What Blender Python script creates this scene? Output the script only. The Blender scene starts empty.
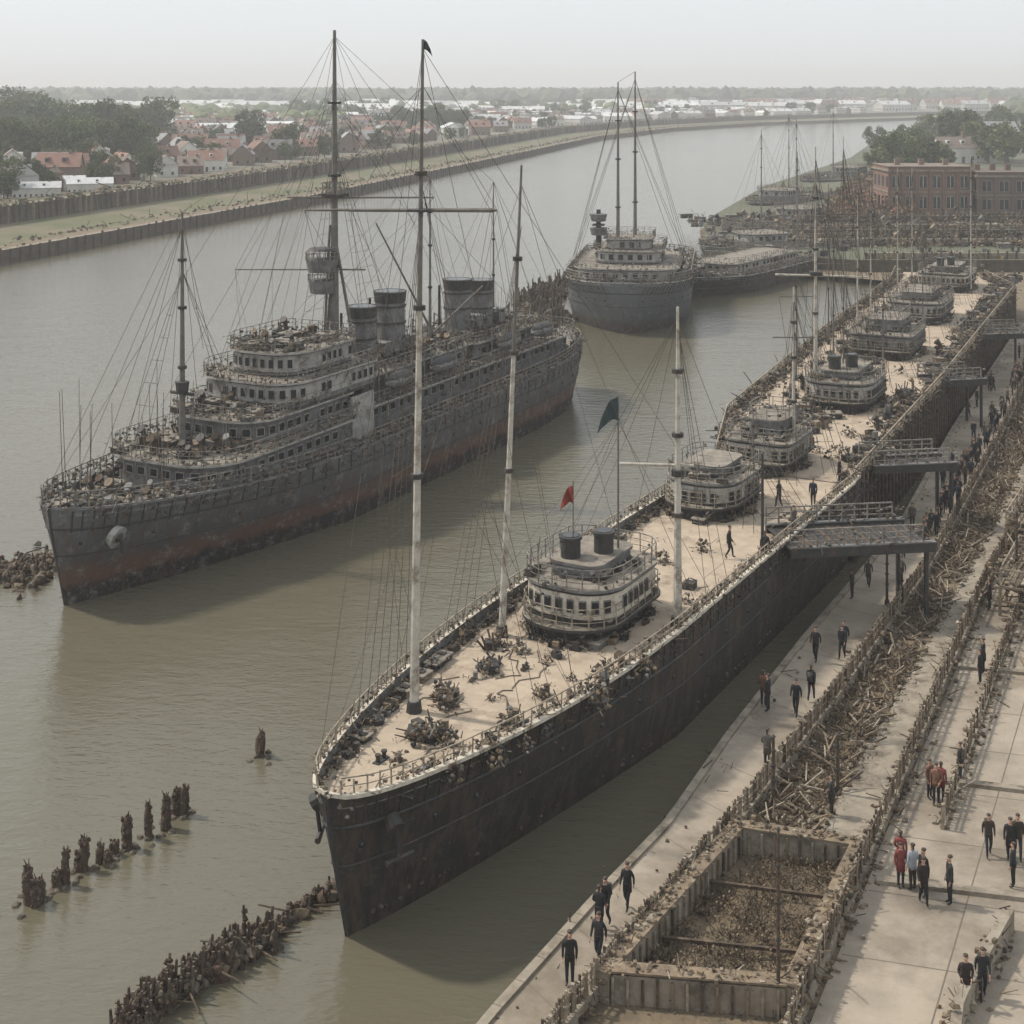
import bpy, math, random
from mathutils import Vector, Matrix, Quaternion, noise
R=random.Random(11)
sc=bpy.context.scene
sc.view_settings.view_transform='Standard'; sc.view_settings.look='None'; sc.view_settings.exposure=0
# ------------------------------------------------------------------ materials
def pm(name,c1,c2,scale=1.0,rough=.8,bump=.25,metal=0.0,c3=None,s3=.25,stretch=(1,1,1),rnd=0.0,cov=.55,bscale=6.0):
    m=bpy.data.materials.new(name); m.use_nodes=True; nt=m.node_tree; N=nt.nodes; L=nt.links
    b=N['Principled BSDF']; b.inputs['Roughness'].default_value=rough; b.inputs['Metallic'].default_value=metal
    tc=N.new('ShaderNodeTexCoord'); mp=N.new('ShaderNodeMapping'); mp.inputs['Scale'].default_value=stretch
    L.new(tc.outputs['Object'],mp.inputs['Vector'])
    n1=N.new('ShaderNodeTexNoise'); n1.inputs['Scale'].default_value=scale; n1.inputs['Detail'].default_value=9; n1.inputs['Roughness'].default_value=.68
    L.new(mp.outputs[0],n1.inputs['Vector'])
    r1=N.new('ShaderNodeMapRange'); r1.inputs[1].default_value=.36; r1.inputs[2].default_value=.64; L.new(n1.outputs[0],r1.inputs[0])
    mx=N.new('ShaderNodeMix'); mx.data_type='RGBA'; mx.inputs['A'].default_value=(*c1,1); mx.inputs['B'].default_value=(*c2,1); L.new(r1.outputs[0],mx.inputs['Factor'])
    out=mx.outputs['Result']
    if c3:
        n2=N.new('ShaderNodeTexNoise'); n2.inputs['Scale'].default_value=s3; n2.inputs['Detail'].default_value=8; n2.inputs['Roughness'].default_value=.7
        L.new(mp.outputs[0],n2.inputs['Vector'])
        r2=N.new('ShaderNodeMapRange'); r2.inputs[1].default_value=cov-.03; r2.inputs[2].default_value=cov+.12; L.new(n2.outputs[0],r2.inputs[0])
        m2=N.new('ShaderNodeMix'); m2.data_type='RGBA'; m2.inputs['B'].default_value=(*c3,1); L.new(out,m2.inputs['A']); L.new(r2.outputs[0],m2.inputs['Factor']); out=m2.outputs['Result']
    if rnd>0:
        oi=N.new('ShaderNodeObjectInfo'); hs=N.new('ShaderNodeHueSaturation')
        r3=N.new('ShaderNodeMapRange'); r3.inputs[3].default_value=1-rnd; r3.inputs[4].default_value=1+rnd; L.new(oi.outputs['Random'],r3.inputs[0]); L.new(r3.outputs[0],hs.inputs['Value']); L.new(out,hs.inputs['Color']); out=hs.outputs['Color']
    L.new(out,b.inputs['Base Color'])
    if bump>0:
        n4=N.new('ShaderNodeTexNoise'); n4.inputs['Scale'].default_value=bscale; n4.inputs['Detail'].default_value=6; L.new(mp.outputs[0],n4.inputs['Vector'])
        bp=N.new('ShaderNodeBump'); bp.inputs['Strength'].default_value=bump; bp.inputs['Distance'].default_value=.08; L.new(n4.outputs[0],bp.inputs['Height']); L.new(bp.outputs[0],b.inputs['Normal'])
    return m
def hullmat(name,stops,mid2,rust=(.10,.045,.022),cov=.6):
    """paint bands by height with streaks of dirt"""
    m=bpy.data.materials.new(name); m.use_nodes=True; nt=m.node_tree; N=nt.nodes; L=nt.links; b=N['Principled BSDF']; b.inputs['Roughness'].default_value=.68
    tc=N.new('ShaderNodeTexCoord'); sp=N.new('ShaderNodeSeparateXYZ'); L.new(tc.outputs['Object'],sp.inputs[0])
    n=N.new('ShaderNodeTexNoise'); n.inputs['Scale'].default_value=.55; n.inputs['Detail'].default_value=12; n.inputs['Roughness'].default_value=.75; L.new(tc.outputs['Object'],n.inputs['Vector'])
    a=N.new('ShaderNodeMath'); a.operation='MULTIPLY_ADD'; a.inputs[1].default_value=2.4; L.new(n.outputs[0],a.inputs[0]); L.new(sp.outputs[2],a.inputs[2])
    mr=N.new('ShaderNodeMapRange'); mr.inputs[1].default_value=.75; mr.inputs[2].default_value=8.75; L.new(a.outputs[0],mr.inputs[0])
    cr=N.new('ShaderNodeValToRGB'); e=cr.color_ramp.elements
    while len(e)<len(stops): e.new(.5)
    for i,(p,c) in enumerate(stops): e[i].position=p/8; e[i].color=(*c,1)
    L.new(mr.outputs[0],cr.inputs[0])
    mp=N.new('ShaderNodeMapping'); mp.inputs['Scale'].default_value=(1.3,1.3,.16); L.new(tc.outputs['Object'],mp.inputs[0])
    n2=N.new('ShaderNodeTexNoise'); n2.inputs['Scale'].default_value=1.5; n2.inputs['Detail'].default_value=10; n2.inputs['Roughness'].default_value=.75; L.new(mp.outputs[0],n2.inputs['Vector'])
    r2=N.new('ShaderNodeMapRange'); r2.inputs[1].default_value=cov-.06; r2.inputs[2].default_value=cov+.1; L.new(n2.outputs[0],r2.inputs[0])
    m2=N.new('ShaderNodeMix'); m2.data_type='RGBA'; m2.inputs['B'].default_value=(*rust,1); L.new(cr.outputs[0],m2.inputs['A']); L.new(r2.outputs[0],m2.inputs['Factor'])
    n3=N.new('ShaderNodeTexNoise'); n3.inputs['Scale'].default_value=.9; n3.inputs['Detail'].default_value=14; n3.inputs['Roughness'].default_value=.85; L.new(tc.outputs['Object'],n3.inputs['Vector'])
    r3=N.new('ShaderNodeMapRange'); r3.inputs[1].default_value=.52; r3.inputs[2].default_value=.63; r3.inputs[4].default_value=.8; L.new(n3.outputs[0],r3.inputs[0])
    m3=N.new('ShaderNodeMix'); m3.data_type='RGBA'; m3.inputs['B'].default_value=(*mid2,1); L.new(m2.outputs['Result'],m3.inputs['A']); L.new(r3.outputs[0],m3.inputs['Factor'])
    L.new(m3.outputs['Result'],b.inputs['Base Color'])
    bp=N.new('ShaderNodeBump'); bp.inputs['Strength'].default_value=.85; bp.inputs['Distance'].default_value=.15; L.new(n3.outputs[0],bp.inputs['Height']); L.new(bp.outputs[0],b.inputs['Normal'])
    return m
K={}
K['hull1']=hullmat('hull_black',[(0,(.009,.009,.008)),(1.0,(.026,.019,.013)),(1.8,(.017,.016,.0145)),(6.2,(.024,.0225,.021))],(.10,.084,.063),rust=(.07,.046,.03),cov=.52)
K['hull2']=hullmat('hull_grey',[(0,(.010,.010,.011)),(1.5,(.012,.0115,.012)),(1.9,(.13,.062,.04)),(2.5,(.115,.064,.045)),(3.1,(.07,.071,.072)),(6.5,(.135,.143,.148))],(.26,.25,.235),rust=(.10,.058,.038),cov=.54)
K['hull3']=hullmat('hull_slate',[(0,(.010,.010,.011)),(1.0,(.06,.042,.035)),(1.7,(.065,.055,.048)),(2.2,(.085,.093,.098)),(8,(.14,.152,.158))],(.2,.2,.19),rust=(.075,.055,.044))
K['deck']=pm('deck_planking',(.42,.345,.265),(.33,.27,.205),1.2,.85,.2,c3=(.18,.138,.10),s3=.35,cov=.56,bscale=9)
K['deck2']=pm('grey_deck',(.27,.24,.2),(.135,.12,.10),1.6,.85,.3,c3=(.06,.05,.04),s3=.6)
K['grey']=pm('weathered_grey_paint',(.19,.194,.192),(.10,.101,.10),1.3,.68,.3,c3=(.08,.054,.038),s3=1.2,cov=.54)
K['lgrey']=pm('pale_grey_paint',(.40,.39,.365),(.25,.243,.225),1.5,.68,.25,c3=(.12,.09,.066),s3=1.1,cov=.54)
K['dgrey']=pm('dark_steel',(.042,.042,.042),(.022,.022,.022),2.5,.65,.35,c3=(.095,.062,.04),s3=1.5,cov=.56)
K['white']=pm('cream_paint',(.60,.56,.48),(.42,.38,.315),2.0,.65,.15,c3=(.16,.11,.075),s3=1.8,cov=.55)
K['rail']=pm('weathered_rail',(.38,.33,.255),(.145,.115,.085),3.0,.75,.2)
K['railg']=pm('grey_rail',(.27,.25,.22),(.095,.083,.07),3.0,.75,.2)
K['rope']=pm('tarred_rope',(.045,.038,.03),(.10,.084,.066),4,.9,0)
K['mastw']=pm('pale_mast',(.52,.49,.43),(.33,.30,.255),2,.65,.1,c3=(.16,.125,.095),s3=1.0)
K['mastd']=pm('dark_mast',(.10,.093,.085),(.17,.155,.135),2,.65,.1)
K['glass']=pm('dark_glass',(.012,.014,.016),(.022,.025,.028),2,.25,0)
K['wood']=pm('old_timber',(.24,.185,.125),(.12,.09,.063),2.5,.85,.5,c3=(.33,.275,.205),s3=1.3,cov=.58)
K['wood2']=pm('dark_timber',(.09,.062,.042),(.043,.031,.022),2.5,.9,.6,c3=(.14,.106,.066),s3=2.2)
K['pile']=pm('weathered_pile',(.095,.06,.042),(.045,.031,.024),3.5,.95,.7,c3=(.15,.112,.08),s3=3)
K['conc']=pm('old_concrete',(.31,.27,.215),(.19,.163,.127),1.0,.9,.35,c3=(.09,.074,.054),s3=.7)
K['pave']=pm('paving',(.345,.295,.238),(.265,.227,.18),.5,.9,.25,c3=(.17,.142,.108),s3=.13,cov=.5)
K['joint']=pm('joint_tar',(.17,.143,.11),(.12,.10,.078),3,.9,0)
K['wall']=pm('quay_wall',(.11,.09,.066),(.055,.045,.035),.8,.9,.6,c3=(.05,.05,.026),s3=.5)
K['dirt']=pm('dry_ground',(.20,.155,.104),(.12,.094,.062),.8,.95,.6,c3=(.09,.076,.047),s3=.3)
K['grass']=pm('grass',(.085,.10,.045),(.12,.115,.062),.15,.95,.3,c3=(.16,.132,.092),s3=.06,cov=.48)
K['field']=pm('far_ground',(.075,.088,.05),(.12,.115,.08),.01,.95,0,c3=(.05,.062,.042),s3=.02)
K['town']=pm('street_ground',(.15,.14,.12),(.095,.097,.064),.03,.95,0,c3=(.2,.19,.17),s3=.02)
K['leaf']=pm('leaves_green',(.072,.096,.034),(.098,.116,.042),.4,.85,0,rnd=.3)
K['leafd']=pm('leaves_dark',(.056,.074,.034),(.072,.09,.04),.4,.85,0,rnd=.3)
K['leafy']=pm('leaves_yellow',(.12,.125,.04),(.10,.115,.04),.4,.85,0,rnd=.25)
K['forest']=pm('forest_canopy',(.05,.064,.046),(.068,.082,.06),.02,.9,0)
K['bark']=pm('bark',(.07,.055,.04),(.04,.03,.025),4,.9,.4)
K['dry']=pm('dry_brush',(.24,.178,.11),(.125,.09,.057),1.5,.9,0)
K['rust']=pm('rust_brush',(.23,.118,.068),(.135,.08,.05),.3,.9,.2)
K['rock']=pm('rock',(.13,.105,.078),(.058,.047,.037),2,.9,.7,c3=(.185,.153,.12),s3=1.2)
K['brick']=pm('brick',(.21,.122,.094),(.16,.095,.074),.8,.9,.3,c3=(.13,.095,.077),s3=.2)
K['brick2']=pm('brown_brick',(.19,.137,.11),(.15,.107,.086),.8,.9,.3,rnd=.2)
K['plaster']=pm('white_plaster',(.64,.63,.60),(.50,.49,.46),.3,.85,0,rnd=.25)
K['frame']=pm('window_frame',(.32,.31,.29),(.22,.21,.2),.3,.85,0,rnd=.25)
K['roofr']=pm('red_tiles',(.22,.118,.09),(.16,.092,.073),.6,.85,.2,rnd=.35)
K['roofg']=pm('slate_roof',(.26,.26,.265),(.17,.17,.175),.6,.8,.2,rnd=.45)
K['roofw']=pm('pale_sheet_roof',(.58,.59,.60),(.45,.46,.47),.3,.6,.1,rnd=.3)
K['roofb']=pm('brown_roof',(.17,.128,.105),(.125,.098,.082),.6,.8,.2,rnd=.35)
K['red']=pm('red_cloth',(.28,.05,.035),(.18,.035,.03),3,.8,0)
K['teal']=pm('dark_flag',(.025,.042,.047),(.045,.065,.067),3,.8,0)
K['skin']=pm('skin',(.42,.26,.19),(.36,.21,.15),8,.55,0)
K['hair']=pm('hair',(.03,.02,.015),(.06,.04,.025),20,.6,0)
K['shoe']=pm('shoe',(.015,.013,.012),(.03,.025,.02),10,.5,0)
def cloth(name,cols):
    m=pm(name,(.1,.1,.1),(.1,.1,.1),6,.85,.15); nt=m.node_tree; N=nt.nodes; L=nt.links; b=N['Principled BSDF']
    oi=N.new('ShaderNodeObjectInfo'); cr=N.new('ShaderNodeValToRGB'); cr.color_ramp.interpolation='CONSTANT'; e=cr.color_ramp.elements
    while len(e)<len(cols): e.new(.5)
    for i,c in enumerate(cols): e[i].position=i/len(cols); e[i].color=(*c,1)
    L.new(oi.outputs['Random'],cr.inputs[0]); L.new(cr.outputs[0],b.inputs['Base Color']); return m
K['coat']=cloth('coats',[(.012,.014,.02),(.022,.022,.024),(.010,.010,.012),(.045,.034,.026),(.014,.02,.035),(.035,.035,.035),(.022,.017,.015),(.014,.014,.016),(.085,.075,.065)])
K['trouser']=cloth('trousers',[(.014,.014,.017),(.02,.024,.036),(.038,.03,.023),(.010,.010,.010),(.018,.022,.032)])
K['coatred']=pm('red_coat',(.22,.055,.05),(.16,.04,.035),5,.85,0)
K['coatwhite']=pm('white_coat',(.42,.45,.5),(.35,.38,.42),5,.85,0)
K['coator']=pm('rust_coat',(.18,.09,.06),(.13,.065,.045),5,.85,0)
# ------------------------------------------------------------------ mesh accumulator
t=(1+5**.5)/2
ICO=[Vector(v).normalized() for v in [(-1,t,0),(1,t,0),(-1,-t,0),(1,-t,0),(0,-1,t),(0,1,t),(0,-1,-t),(0,1,-t),(t,0,-1),(t,0,1),(-t,0,-1),(-t,0,1)]]
IF=[(0,11,5),(0,5,1),(0,1,7),(0,7,10),(0,10,11),(1,5,9),(5,11,4),(11,10,2),(10,7,6),(7,1,8),(3,9,4),(3,4,2),(3,2,6),(3,6,8),(3,8,9),(4,9,5),(2,4,11),(6,2,10),(8,6,7),(9,8,1)]
def subdiv(V,F):
    V=list(V); c={}; G=[]
    def mid(a,b):
        k=(min(a,b),max(a,b))
        if k not in c: c[k]=len(V); V.append(((V[a]+V[b])/2).normalized())
        return c[k]
    for a,b,d in F:
        x,y,z=mid(a,b),mid(b,d),mid(d,a); G+=[(a,x,z),(b,y,x),(d,z,y),(x,y,z)]
    return V,G
ICO2,IF2=subdiv(ICO,IF)
class M:
    def __init__(s): s.v=[];s.f=[];s.i=[];s.mats=[]
    def mi(s,k):
        if k not in s.mats: s.mats.append(k)
        return s.mats.index(k)
    def add(s,vs,fs,k):
        o=len(s.v); i=s.mi(k); s.v.extend([tuple(v) for v in vs])
        for f in fs: s.f.append(tuple(a+o for a in f)); s.i.append(i)
    def box(s,c,sz,k,rz=0,tp=1.0,tilt=None):
        x,y,z=sz[0]/2,sz[1]/2,sz[2]/2; cs,sn=math.cos(rz),math.sin(rz); V=[]
        for dz,q in((-z,1),(z,tp)):
            for dx,dy in((-x,-y),(x,-y),(x,y),(-x,y)):
                p=Vector((dx*q,dy*q,dz))
                if tilt: p=tilt@p
                V.append((c[0]+p.x*cs-p.y*sn,c[1]+p.x*sn+p.y*cs,c[2]+p.z))
        s.add(V,[(3,2,1,0),(4,5,6,7),(0,1,5,4),(1,2,6,5),(2,3,7,6),(3,0,4,7)],k)
    def tube(s,p,q,r1,r2,k,n=6,cap=True):
        p=Vector(p);q=Vector(q);d=q-p
        if d.length<1e-5: return
        d.normalize(); a=d.orthogonal().normalized(); b=d.cross(a); V=[]
        for c,r in((p,r1),(q,r2)):
            for i in range(n):
                w=2*math.pi*i/n; V.append(c+a*math.cos(w)*r+b*math.sin(w)*r)
        F=[(i,(i+1)%n,n+(i+1)%n,n+i) for i in range(n)]
        if cap: F+=[tuple(range(n-1,-1,-1)),tuple(range(n,2*n))]
        s.add(V,F,k)
    def path(s,pts,r,k,n=4):
        for a,b in zip(pts[:-1],pts[1:]): s.tube(a,b,r,r,k,n)
    def prism(s,o,z0,z1,k,top=None,off=0):
        n=len(o); V=[(x,y,z0) for x,y in o]+[(x,y,z1) for x,y in o]
        s.add(V,[(i,(i+1)%n,n+(i+1)%n,n+i) for i in range(n)]+[tuple(range(n-1,-1,-1))],k)
        s.add([(x,y,z1) for x,y in o],[tuple(range(n))],top or k)
    def blob(s,c,r,k,j=.2,hi=False,rnd=R):
        V,F=(ICO2,IF2) if hi else (ICO,IF)
        if not hasattr(r,'__len__'): r=(r,r,r)
        s.add([(c[0]+v.x*r[0]*(1+rnd.uniform(-j,j)),c[1]+v.y*r[1]*(1+rnd.uniform(-j,j)),c[2]+v.z*r[2]*(1+rnd.uniform(-j,j))) for v in V],F,k)
    def leaf(s,c,sz,k,rnd=R):
        a=Vector((rnd.gauss(0,1),rnd.gauss(0,1),rnd.gauss(0,1))).normalized(); b=a.orthogonal().normalized()*sz; d=a.cross(b); c=Vector(c)
        s.add([c-b,c-d*.6,c+b,c+d*.6],[(0,1,2,3)],k)
    def mesh(s,name,smooth=False):
        me=bpy.data.meshes.new(name); me.from_pydata(s.v,[],s.f)
        for k in s.mats: me.materials.append(K[k])
        me.polygons.foreach_set('material_index',s.i)
        if smooth: me.polygons.foreach_set('use_smooth',[True]*len(s.f))
        me.update(); return me
    def obj(s,name,parent=None,smooth=False,loc=(0,0,0),rz=0):
        o=bpy.data.objects.new(name,s.mesh(name,smooth)); sc.collection.objects.link(o); o.location=loc; o.rotation_euler=(0,0,rz)
        if parent: o.parent=parent
        return o
def empty(name,loc=(0,0,0),rz=0,parent=None):
    o=bpy.data.objects.new(name,None); sc.collection.objects.link(o); o.location=loc; o.rotation_euler=(0,0,rz); o.empty_display_size=.5
    if parent: o.parent=parent
    return o
def inst(name,me,loc,rz=0,s=1):
    o=bpy.data.objects.new(name,me); sc.collection.objects.link(o); o.location=loc; o.rotation_euler=(0,0,rz); o.scale=(s,s,s) if not hasattr(s,'__len__') else s; return o
def resample(P,step):
    P=[Vector(p) for p in P]; out=[P[0]]; acc=0
    for a,b in zip(P[:-1],P[1:]):
        L=(b-a).length; d=step-acc
        while d<=L: out.append(a.lerp(b,d/L)); d+=step
        acc=(L-(d-step))
    return out
def rail(m,P,h=1.0,sp=1.2,k='rail',r=.035,nr=3,jit=.0):
    Q=resample(P,sp)
    for q in Q:
        hh=h*(1+R.uniform(-jit,jit)); m.tube(q,q+Vector((R.uniform(-jit,jit)*.3,R.uniform(-jit,jit)*.3,hh)),r*1.25,r*1.1,k,4)
    for i in range(nr):
        z=Vector((0,0,h*(i+1)/nr))
        for a,b in zip(Q[:-1],Q[1:]): m.tube(a+z,b+z,r*(.75 if i<nr-1 else 1.1),r*(.75 if i<nr-1 else 1.1),k,4,False)
def fuzz(m,P,per,spread,hz,sz,ks,rnd=R):
    """small lashings, scrap, tufts and odds and ends lying along a line"""
    P=[Vector(p) for p in P]
    for a,b in zip(P[:-1],P[1:]):
        n=(b-a).length*per; n=int(n)+(1 if rnd.random()<n-int(n) else 0)
        for i in range(n):
            c=a.lerp(b,rnd.random()); c=c+Vector((rnd.gauss(0,spread),rnd.gauss(0,spread),rnd.uniform(0,1)**1.6*hz)); t_=rnd.random(); s_=sz*rnd.uniform(.5,1.4); k=rnd.choice(ks)
            if t_<.35: m.blob(c,(s_,s_*.8,s_*.7),k,.4,False,rnd)
            elif t_<.75: m.tube(c,c+Vector((rnd.gauss(0,1),rnd.gauss(0,1),rnd.gauss(0,.9)))*s_*2.4,s_*.22,s_*.16,k,4)
            else: m.box(c,(s_*1.4,s_,s_),k,rnd.uniform(0,3))
def rrect(x0,x1,hw,rf,rb,n=6):
    o=[]
    for cx,cy,r,a0 in((x1-rb,hw-rb,rb,0),(x0+rf,hw-rf,rf,90),(x0+rf,-hw+rf,rf,180),(x1-rb,-hw+rb,rb,270)):
        for i in range(n+1):
            a=math.radians(a0+90*i/n); o.append((cx+math.cos(a)*r,cy+math.sin(a)*r))
    return o
def perim(o,z): return [(x,y,z) for x,y in o]+[(o[0][0],o[0][1],z)]
def grow(o,d):
    n=len(o); res=[]
    for i in range(n):
        a=Vector(o[i-1]);b=Vector(o[(i+1)%n]); t_=(b-a).normalized(); res.append((o[i][0]+t_.y*d,o[i][1]-t_.x*d))
    return res
FZ=['rope','wood2','dgrey','railg','grey','wood','railg']
def tier(m,x0,x1,hw,z0,z1,rf=1.5,rb=.4,k='grey',roof='deck2',win=.9,wh=.55,over=.3,rk='railg',frames='lgrey',band=None,rl=True,fz=2.2):
    o=rrect(x0,x1,hw,rf,rb); m.prism(o,z0,z1-.14,k)
    m.prism(grow(o,over),z1-.137,z1,frames,roof)
    m.prism(grow(o,.06),z0,z0+.18,'dgrey')
    if band: m.prism(grow(o,.035),z1-1.45,z1-.30,band)
    if win:
        Q=resample(perim(grow(o,.05 if band else .02),0),win)
        zc=z1-.85
        for a,b in zip(Q[:-1],Q[1:]):
            c=(a+b)/2; d=b-a; rz=math.atan2(d.y,d.x)
            if R.random()<.15: continue
            m.box((c.x,c.y,zc),(win*.62,.10,wh+.14),frames,rz); m.box((c.x,c.y,zc),(win*.5,.16,wh),'glass',rz)
    if rl:
        rail(m,perim(grow(o,over-.08),z1),.95,.8,rk,.028,3,.06); fuzz(m,perim(grow(o,over-.25),z1),fz,.12,.85,.13,FZ)
        fuzz(m,perim(grow(o,.15),z0),1.8,.1,1.4,.12,FZ)
def gear(m,x,y,z,k=None,sc_=1.0):
    k=R.randrange(7) if k is None else k; c=R.choice(['dgrey','dgrey','grey','wood2','wood'])
    if k==0: # winch
        for d in(-.5,.5): m.box((x+d*sc_,y,z+.35*sc_),(.12,.7*sc_,.7*sc_),c)
        m.tube((x-.5*sc_,y,z+.45*sc_),(x+.5*sc_,y,z+.45*sc_),.26*sc_,.26*sc_,'rope',8); m.box((x,y,z+.06),(1.3*sc_,.9*sc_,.12),'dgrey')
    elif k==1: # cowl vent
        m.tube((x,y,z),(x,y,z+1.0*sc_),.18*sc_,.16*sc_,c,8); m.tube((x,y,z+.9*sc_),(x-.35*sc_,y,z+1.25*sc_),.18*sc_,.34*sc_,c,8)
    elif k==2:
        for i in range(3):
            m.box((x+R.uniform(-.5,.5)*sc_,y+R.uniform(-.4,.4)*sc_,z+.25*sc_),(R.uniform(.4,.9)*sc_,R.uniform(.4,.8)*sc_,.5*sc_),c,R.uniform(0,1.5))
    elif k==3: # bollards
        for d in(-.35,.35): m.tube((x+d*sc_,y,z),(x+d*sc_,y,z+.6*sc_),.15*sc_,.15*sc_,'dgrey',8); m.tube((x+d*sc_,y,z+.55*sc_),(x+d*sc_,y,z+.66*sc_),.21*sc_,.21*sc_,'dgrey',8)
        m.box((x,y,z+.05),(1.3*sc_,.5*sc_,.1),'dgrey')
    elif k==4: # coil + barrel
        for i in range(4): m.tube((x,y,z+i*.11*sc_),(x,y,z+(i*.11+.1)*sc_),.45*sc_-i*.04,.42*sc_-i*.04,'rope',10)
        m.tube((x+.7*sc_,y,z),(x+.7*sc_,y,z+.8*sc_),.28*sc_,.28*sc_,c,8)
    elif k==5: # hatch
        m.box((x,y,z+.25*sc_),(1.5*sc_,1.2*sc_,.5*sc_),c); m.box((x,y,z+.53*sc_),(1.7*sc_,1.4*sc_,.07),'deck2'); m.box((x,y,z+.6*sc_),(.3,.3,.1),'dgrey')
    else: # pipes / frames
        for i in range(5):
            a=(x+R.uniform(-.6,.6)*sc_,y+R.uniform(-.6,.6)*sc_,z); b=(a[0]+R.uniform(-.5,.5)*sc_,a[1]+R.uniform(-.5,.5)*sc_,z+R.uniform(.3,1.2)*sc_); m.tube(a,b,.06,.05,c,4)
        m.box((x,y,z+.2*sc_),(.8*sc_,.8*sc_,.4*sc_),'dgrey',R.uniform(0,1))
    for i in range(7): # scraps around it
        q=(x+R.gauss(0,.55)*sc_,y+R.gauss(0,.55)*sc_,z+abs(R.gauss(0,.3))*sc_); m.tube(q,(q[0]+R.gauss(0,.3)*sc_,q[1]+R.gauss(0,.3)*sc_,q[2]+R.uniform(0,.35)*sc_),.05*sc_,.035*sc_,R.choice(FZ),4)
def heap(m,x,y,z,s=.8,n=34,ks=('rope','dgrey','wood2','dgrey','railg','wood','dry')):
    """pile of nets, chain and rope"""
    for i in range(n):
        dx,dy=R.gauss(0,.28)*s,R.gauss(0,.28)*s; h=max(0,.95-(dx*dx+dy*dy)/(s*s)*2)*s; c=Vector((x+dx,y+dy,z+R.uniform(0,h))); k=R.choice(ks)
        if i%3==0: m.blob(c,(.12*s,.12*s,.11*s),k,.4)
        else: m.tube(c,c+Vector((R.gauss(0,.17),R.gauss(0,.17),R.gauss(0,.17)))*s,.035*s,.025*s,k,4)
def hullfun(L,B,Lb,pd,ts,tmin=.0):
    def hw(s,v=1.0):
        x=max(0,min(1,s/Lb)); p=pd+(1-v)*.45
        f=x**p*(1+.10*math.sin(math.pi*x)*(v))
        f=min(f,1.0)
        y=max(0,(s/L-ts)/(1-ts)); y=min(y,1)
        return B*f*max(tmin,(1-y**2.3)**.5)
    return hw
def hull(par,mk,L,B,Lb,pd,ts,ztop,drop,rake,counter,deck='deck',zk=-1.5,cap='white',tmin=.0,strakes=True,narrow=.12):
    hw=hullfun(L,B,Lb,pd,ts,tmin); m=M(); nS=60; lv=[0,.2,.35,.5,.65,.8,.92,1]
    def tt(i): 
        x=i/nS; return (x*x*(3-2*x)*.5+.5*(x**1.25)) if x>.0 else 0
    def pt(i,v,sd,ins=0):
        tv=tt(i); s0=rake*(1-v)**1.2; s1=L-counter*(1-v)**1.5; s=s0+(s1-s0)*tv
        w=max(0,hw(L*tv,v)-ins)*(1-narrow*(1-v)**2); z=zk+(ztop(L*tv)-zk)*v; return (s,sd*w,z)
    for sd in(1,-1):
        V=[pt(i,v,sd) for v in lv for i in range(nS+1)]; F=[]
        for j in range(len(lv)-1):
            for i in range(nS):
                a=j*(nS+1)+i; q=(a,a+1,a+nS+2,a+nS+1); F.append(q if sd<0 else q[::-1])
        m.add(V,F,mk)
    if tmin>0:
        m.add([pt(nS,v,-1) for v in lv[:-1]]+[pt(nS,v,1) for v in lv[:-1]],[(j,j+7,j+8,j+1) for j in range(6)],mk)
    h=m.obj('hull',par,True)
    d=M()
    def dp(i,sd,z): 
        p=pt(i,1,sd,.16); 
        x=p[0]+(.16 if i==0 else 0); return (x,p[1],p[2]+z)
    for i in range(nS):
        a,b=dp(i,1,-drop),dp(i+1,1,-drop); c,e=dp(i+1,-1,-drop),dp(i,-1,-drop); d.add([a,b,c,e],[(3,2,1,0)],deck)
        for sd in(1,-1):
            d.add([dp(i,sd,0),dp(i+1,sd,0),dp(i+1,sd,-drop),dp(i,sd,-drop)],[(0,1,2,3)],'grey')
            d.add([dp(i,sd,.02),dp(i+1,sd,.02),tuple(Vector(pt(i+1,1,sd,-.08))+Vector((0,0,.02))),tuple(Vector(pt(i,1,sd,-.08))+Vector((0,0,.02)))],[(0,1,2,3)],cap)
            d.add([tuple(Vector(pt(i+1,1,sd,-.08))+Vector((0,0,.02))),tuple(Vector(pt(i,1,sd,-.08))+Vector((0,0,.02))),tuple(Vector(pt(i,1,sd,-.08))+Vector((0,0,-.13))),tuple(Vector(pt(i+1,1,sd,-.08))+Vector((0,0,-.13)))],[(0,1,2,3)],cap)
    d.obj('deck',par)
    if strakes:
        e=M()
        for v,r_ in((.82,.07),(.6,.045)):
            for sd in(1,-1): e.path([pt(i,v,sd,-.03) for i in range(nS+1)],r_,'dgrey',5)
        for i in range(2,nS-1):
            for sd in(1,-1):
                a=Vector(pt(i,.80,sd,-.02)); b=Vector(pt(i,.97,sd,-.02)); e.tube(a,b,.05,.05,'dgrey',4)
                if i%3==0: p=pt(i,.7,sd,0); e.blob(p,(.16,.1,.16),'glass',.02)
        for sd in(1,-1): # growth, lashings and scrap hanging on the side
            fuzz(e,[pt(i,.88,sd,-.04) for i in range(1,nS)],9,.04,.8,.10,['dgrey','rope','wood2','rock',mk,mk,'railg'])
            fuzz(e,[pt(i,.45,sd,-.02) for i in range(1,nS)],3,.03,1.6,.08,['dgrey','wood2','rock',mk,mk])
            fuzz(e,[pt(i,.28,sd,.0) for i in range(1,nS)],4,.03,.6,.12,['rock','wood2','dgrey'])
        e.obj('side_frames',par)
    def gp(s,sd,dz=0,ins=.05): 
        return Vector((s,sd*max(0,hw(s)-ins),ztop(s)+dz))
    return hw,gp
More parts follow.
